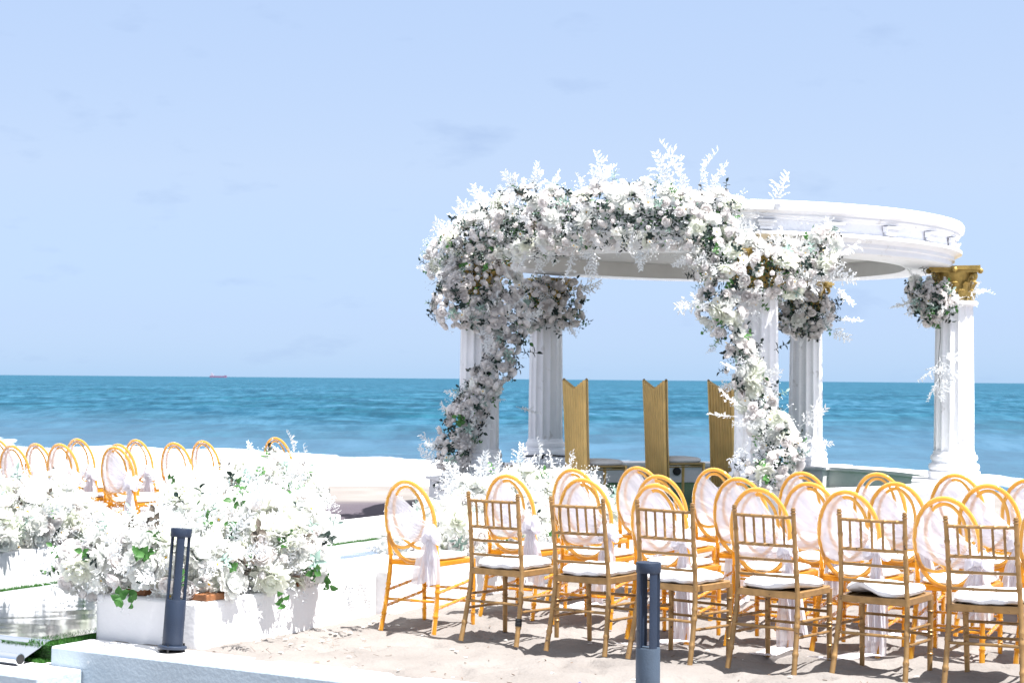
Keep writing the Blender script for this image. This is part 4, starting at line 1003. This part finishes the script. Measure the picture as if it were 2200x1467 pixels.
arrange('capital_bouquet', 'white rose bouquet on the left side of the right column capital', 'bouquet', 'rose bouquets on the capitals', sp, 120, W2, 26, 1.0, mind=.055, core=(900, 'leaf_dark', .042), breath=30,
        extras=[('fern_frond', (c0_[0]+.10, c0_[1]-.42, 2.62), (.9, -.5, .3), .20), ('fern_frond', (c0_[0]+.08, c0_[1]-.42, 2.60), (.3, -.5, .5), .17), ('fern_frond', (c0_[0]+.08, c0_[1]-.42, 2.60), (.2, -.4, -.8), .17), ('fern_frond', (c0_[0]+.05, c0_[1]-.42, 2.62), (.6, -.6, -.2), .18), ('plume', (c0_[0]-.5, c0_[1]-.2, 2.5), (-1, 0, -.1), .26), ('dark_leaf_sprig', (c0_[0]-.4, c0_[1]-.3, 2.8), (-.3, 0, 1), .16)])
# white fern spray dangling on a wire by the right column
dg = empty('hanging_spray', (c0_[0]-.27, c0_[1]-.40, 2.3)); tag(dg, 'white fern spray dangling on a wire beside the right column', 'flower spray')
b = MB(); b.tube(catmull([(0, 0, 0), (.01, 0, -.2), (-.01, 0, -.42), (0, 0, -.75)], 4), .003, 4); b.build('wire', M['rubber'], dg)
for k, (dx, z, d, s) in enumerate(((0, -.42, (.4, 0, -1), .32), (0, -.45, (-.5, 0, -1), .30), (.02, -.4, (1, 0, -.2), .26), (0, -.62, (.3, 0, -1), .26), (-.01, -.66, (-.5, 0, -.8), .26), (.02, -.55, (1, 0, -.5), .24))):
    rot = Vector(d).to_track_quat('Z', 'Y').to_matrix().to_4x4() @ Matrix.Rotation(k*1.3, 4, 'Z'); link('fern_frond', TPL['plume'][k % 2][0], dg, mw=Matrix.Translation((dx, 0, z)) @ rot @ Matrix.Diagonal((s, s, s, 1)))

# flower beds along the aisle
def bedspheres(items): return [(P(a, b_, z), r_) for a, b_, z, r_ in items]
sp = bedspheres([(-1.0, .12, .40, .20), (-.78, .15, .46, .22), (-.55, .18, .46, .24), (-.3, .2, .44, .24), (-.14, .3, .44, .20), (-.08, .65, .44, .19), (-.06, 1.0, .44, .20), 
                 (-.7, .55, .42, .24), (-.4, .55, .56, .27), (-.15, .75, .60, .26), (-.45, 1.0, .58, .27), (-.25, 1.1, .62, .27), (-.6, 1.25, .60, .27), (-.42, 1.4, .54, .25), (-.95, .6, .45, .22)])
arrange('flower_bed', 'white chrysanthemum and rose bed on the planter behind the leaning bollard', 'flower bed', 'white flower beds along the aisle', sp, 420, W3, 31, 1.02, mind=.060, core=(2600, 'mum', .05), breath=520, up=.15, upbias=.5,
        extras=[('green_leaf_sprig', P(-.55, -.08, .30), (0, -1, -.2), .16), ('green_leaf_sprig', P(-.50, -.08, .34), (.6, -1, -.5), .15), ('green_leaf_sprig', P(-.36, -.02, .55), (-.3, -1, .3), .15), ('green_leaf_sprig', P(.06, .95, .36), (.5, -1, .1), .16), ('green_leaf_sprig', P(.07, 1.1, .34), (.6, -1, -.5), .15),
                ('green_leaf_sprig', P(.14, .6, .28), (.5, -1, -1), .14), ('bronze_leaf_sprig', P(-.4, .1, .72), (-.4, -1, .6), .15), ('bronze_leaf_sprig', P(.05, .45, .62), (.3, -1, .6), .15), ('dark_leaf_sprig', P(.1, 1.1, .55), (.3, -1, .6), .15), ('fern_frond', P(.2, 1.3, .33), (.5, -.6, -1), .24), ('fern_frond', P(.2, 1.15, .33), (.6, -.5, -1), .22),
                ('fern_frond', P(-1.1, .1, .42), (-1, -.2, .2), .26), ('fern_frond', P(.16, .2, .35), (.5, -.6, -1), .2)])
sp = bedspheres([(-3.3, b_, .44, .26) for b_ in (.6, 1.0, 1.4, 1.8, 2.2)]+[(-3.45, b_, .58, .24) for b_ in (.8, 1.3, 1.8, 2.2)]+[(-3.3, 2.5, .36, .2), (-3.3, 2.95, .28, .15), (-3.3, 3.3, .30, .16)]
                +[(-3.3, b_, .42, .26) for b_ in (3.7, 4.1, 4.6, 5.0, 5.3)]+[(-3.4, 3.9, .50, .24), (-3.4, 4.3, .52, .24), (-3.4, 4.7, .60, .26), (-3.4, 5.05, .62, .26), (-3.35, 5.35, .54, .22)])
ex = [('plume', P(-3.4, b_, z), (dx, 0, 1), s) for b_, z, dx, s in ((5.35, .80, .1, .26), (4.75, .82, -.3, .18), (5.45, .66, .5, .26), (5.5, .62, .8, .16), (4.4, .72, -.2, .18), (5.45, .74, .1, .12))]
ex += [('silver_leaf_sprig', P(-3.15, b_, z), (.1, -1, .8), .13) for b_, z in ((4.3, .7), (4.9, .75))]+[('green_leaf_sprig', P(-3.02, 2.5, .25), (.3, -1, -.4), .2), ('green_leaf_sprig', P(-3.02, 2.4, .32), (0, -1, .3), .18)]
arrange('flower_bed', 'long white flower bank on the far aisle wall with a gap showing a chair', 'flower bed', 'white flower beds along the aisle', sp, 620, W3, 32, 1.05, mind=.056, core=(3200, 'mum', .055), breath=520, up=.2, upbias=.5, extras=ex)
sp = bedspheres([(-.2, b_, .44, .25) for b_ in (3.0, 3.4, 3.8, 4.2, 4.6, 5.0, 5.35)]+[(-.25, b_, .60, .24) for b_ in (3.5, 3.9, 4.3, 4.7, 5.1)]+[(.0, b_, .38, .22) for b_ in (3.1, 3.6, 4.1, 4.6, 5.1)]+[(-.45, 2.9, .36, .2), (-.5, 3.3, .42, .22), (-.25, 4.2, .72, .18)])
ex = [('plume', P(-.25, b_, z), (dx, 0, 1), s) for b_, z, dx, s in ((3.2, .68, -.2, .26), (3.6, .78, .1, .24), (4.2, .85, .1, .22), (4.5, .85, .4, .24), (5.0, .75, .4, .24), (3.9, .8, -.3, .2), (5.3, .62, .8, .24))]
ex += [('silver_leaf_sprig', P(.1, 5.2, .6), (.6, -1, .3), .22), ('silver_leaf_sprig', P(.15, 5.3, .5), (.8, -.6, .6), .22), ('green_leaf_sprig', P(.15, 3.2, .45), (0, -1, .2), .16), ('green_leaf_sprig', P(.18, 4.0, .35), (0, -1, .2), .16)]
arrange('flower_bed', 'white flower bank on the right aisle wall behind the first amber chair', 'flower bed', 'white flower beds along the aisle', sp, 400, W3, 33, 1.0, mind=.056, core=(2000, 'mum', .05), breath=360, up=.2, upbias=.5, extras=ex)
# wooden trays under the flowers of the near planter
for (a, b_, w_, d_, rz, lb) in ((-.60, .20, .20, .26, -26, 'brown wooden block under the flowers at the left corner of the near planter'), (-.12, .22, .22, .26, -33, 'brown wooden block peeping out behind the leaning bollard'),
                                (-.10, 1.10, .20, .3, -30, 'brown wooden block under the flowers along the side of the near planter')):
    b = MB(); b.box((0, 0, .018), (w_, d_, .036)); o = b.build('wooden_block', M['wood'], smooth=False); bevel(o, .003, 1); o.location = P(a, b_, .272); o.rotation_euler = (0, 0, R(rz)); tag(o, lb, 'wooden block', 'wooden blocks on the near planter')

# ------------------------------------------------------------------ litter on the sand
rs = random.Random(5); b = MB()
def gz_(X, Y):
    a, b_ = ab(X, Y); i = min(max(np.searchsorted(ga, a), 0), na-1); j = min(max(np.searchsorted(gb, b_), 0), nb-1); return float(Zg[i, j])
for k in range(150):
    a = rs.uniform(.05, 5); b_ = rs.uniform(.0, 1.5) if k % 3 else rs.uniform(0, 4)
    if k < 60: a, b_ = rs.gauss(.35, .25), rs.gauss(.6, .25)
    q = P(a, b_); q.z = gz_(q.x, q.y)+.004; th = rs.uniform(0, 6.28); Ln = rs.uniform(.008, .03) if k > 60 else rs.uniform(.02, .07)
    d = Vector((math.cos(th), math.sin(th), rs.uniform(0, .4)))*Ln; b.tube([q, q+d], .0012 if k < 60 else rs.uniform(.0015, .0035), 3)
o = b.build('dry_litter', mat('dry_straw', (.16, .11, .08), .9), smooth=False); tag(o, 'bits of dry straw and twigs scattered on the sand', kind='stuff')
b = MB()
for k in range(70):
    a, b_ = (rs.uniform(.05, 4.5), rs.uniform(0, 2.4)) if k % 2 else (rs.gauss(.25, .2), rs.uniform(.2, 1.9))
    q = P(abs(a)+.03, b_); q.z = gz_(q.x, q.y)+.004; petal(b, rs.uniform(0, 6), .03, .022, 80, 20, 0, 0, 2)
    for i_ in range(len(b.v)-9, len(b.v)): v_ = b.v[i_]; b.v[i_] = (v_[0]+q.x, v_[1]+q.y, v_[2]+q.z)
o = b.build('fallen_petals', M['mum'], smooth=False); tag(o, 'fallen white petals scattered on the sand beside the planter', kind='stuff')
def scrap(name, a, b_, s, mt, lb, cat):
    b = MB(); vs = [(x*s, y*s*.7, z*s) for x, y, z in ((-1, -.4, .1), (0, -.7, .25), (1, 0, .1), (.3, .7, .3), (-.7, .6, .15), (0, 0, .45))]
    b.add(vs, [(0, 1, 5), (1, 2, 5), (2, 3, 5), (3, 4, 5), (4, 0, 5)]); o = b.build(name, mt, smooth=False); q = P(a, b_); o.location = (q.x, q.y, gz_(q.x, q.y)+.003); o.rotation_euler = (0, 0, a*7); tag(o, lb, cat); return o
scrap('dry_leaf', .82, .05, .022, mat('dry_leaf_brown', (.35, .19, .12), .8), 'curled brown dry leaf on the bare sand near the kerb', 'leaf')
scrap('paper_scrap', 2.35, .32, .012, mat('blue_scrap', (.05, .08, .5), .5), 'tiny blue scrap on the sand left of the upright bollard', 'litter')
scrap('paper_scrap', 2.42, .1, .016, mat('tan_scrap', (.5, .27, .15), .7), 'small tan wrapper scrap on the sand left of the upright bollard', 'litter')
scrap('dark_stone', .1, .02, .018, mat('dark_stone', (.05, .03, .02), .8), 'small dark pebble at the corner of the near planter', 'stone')
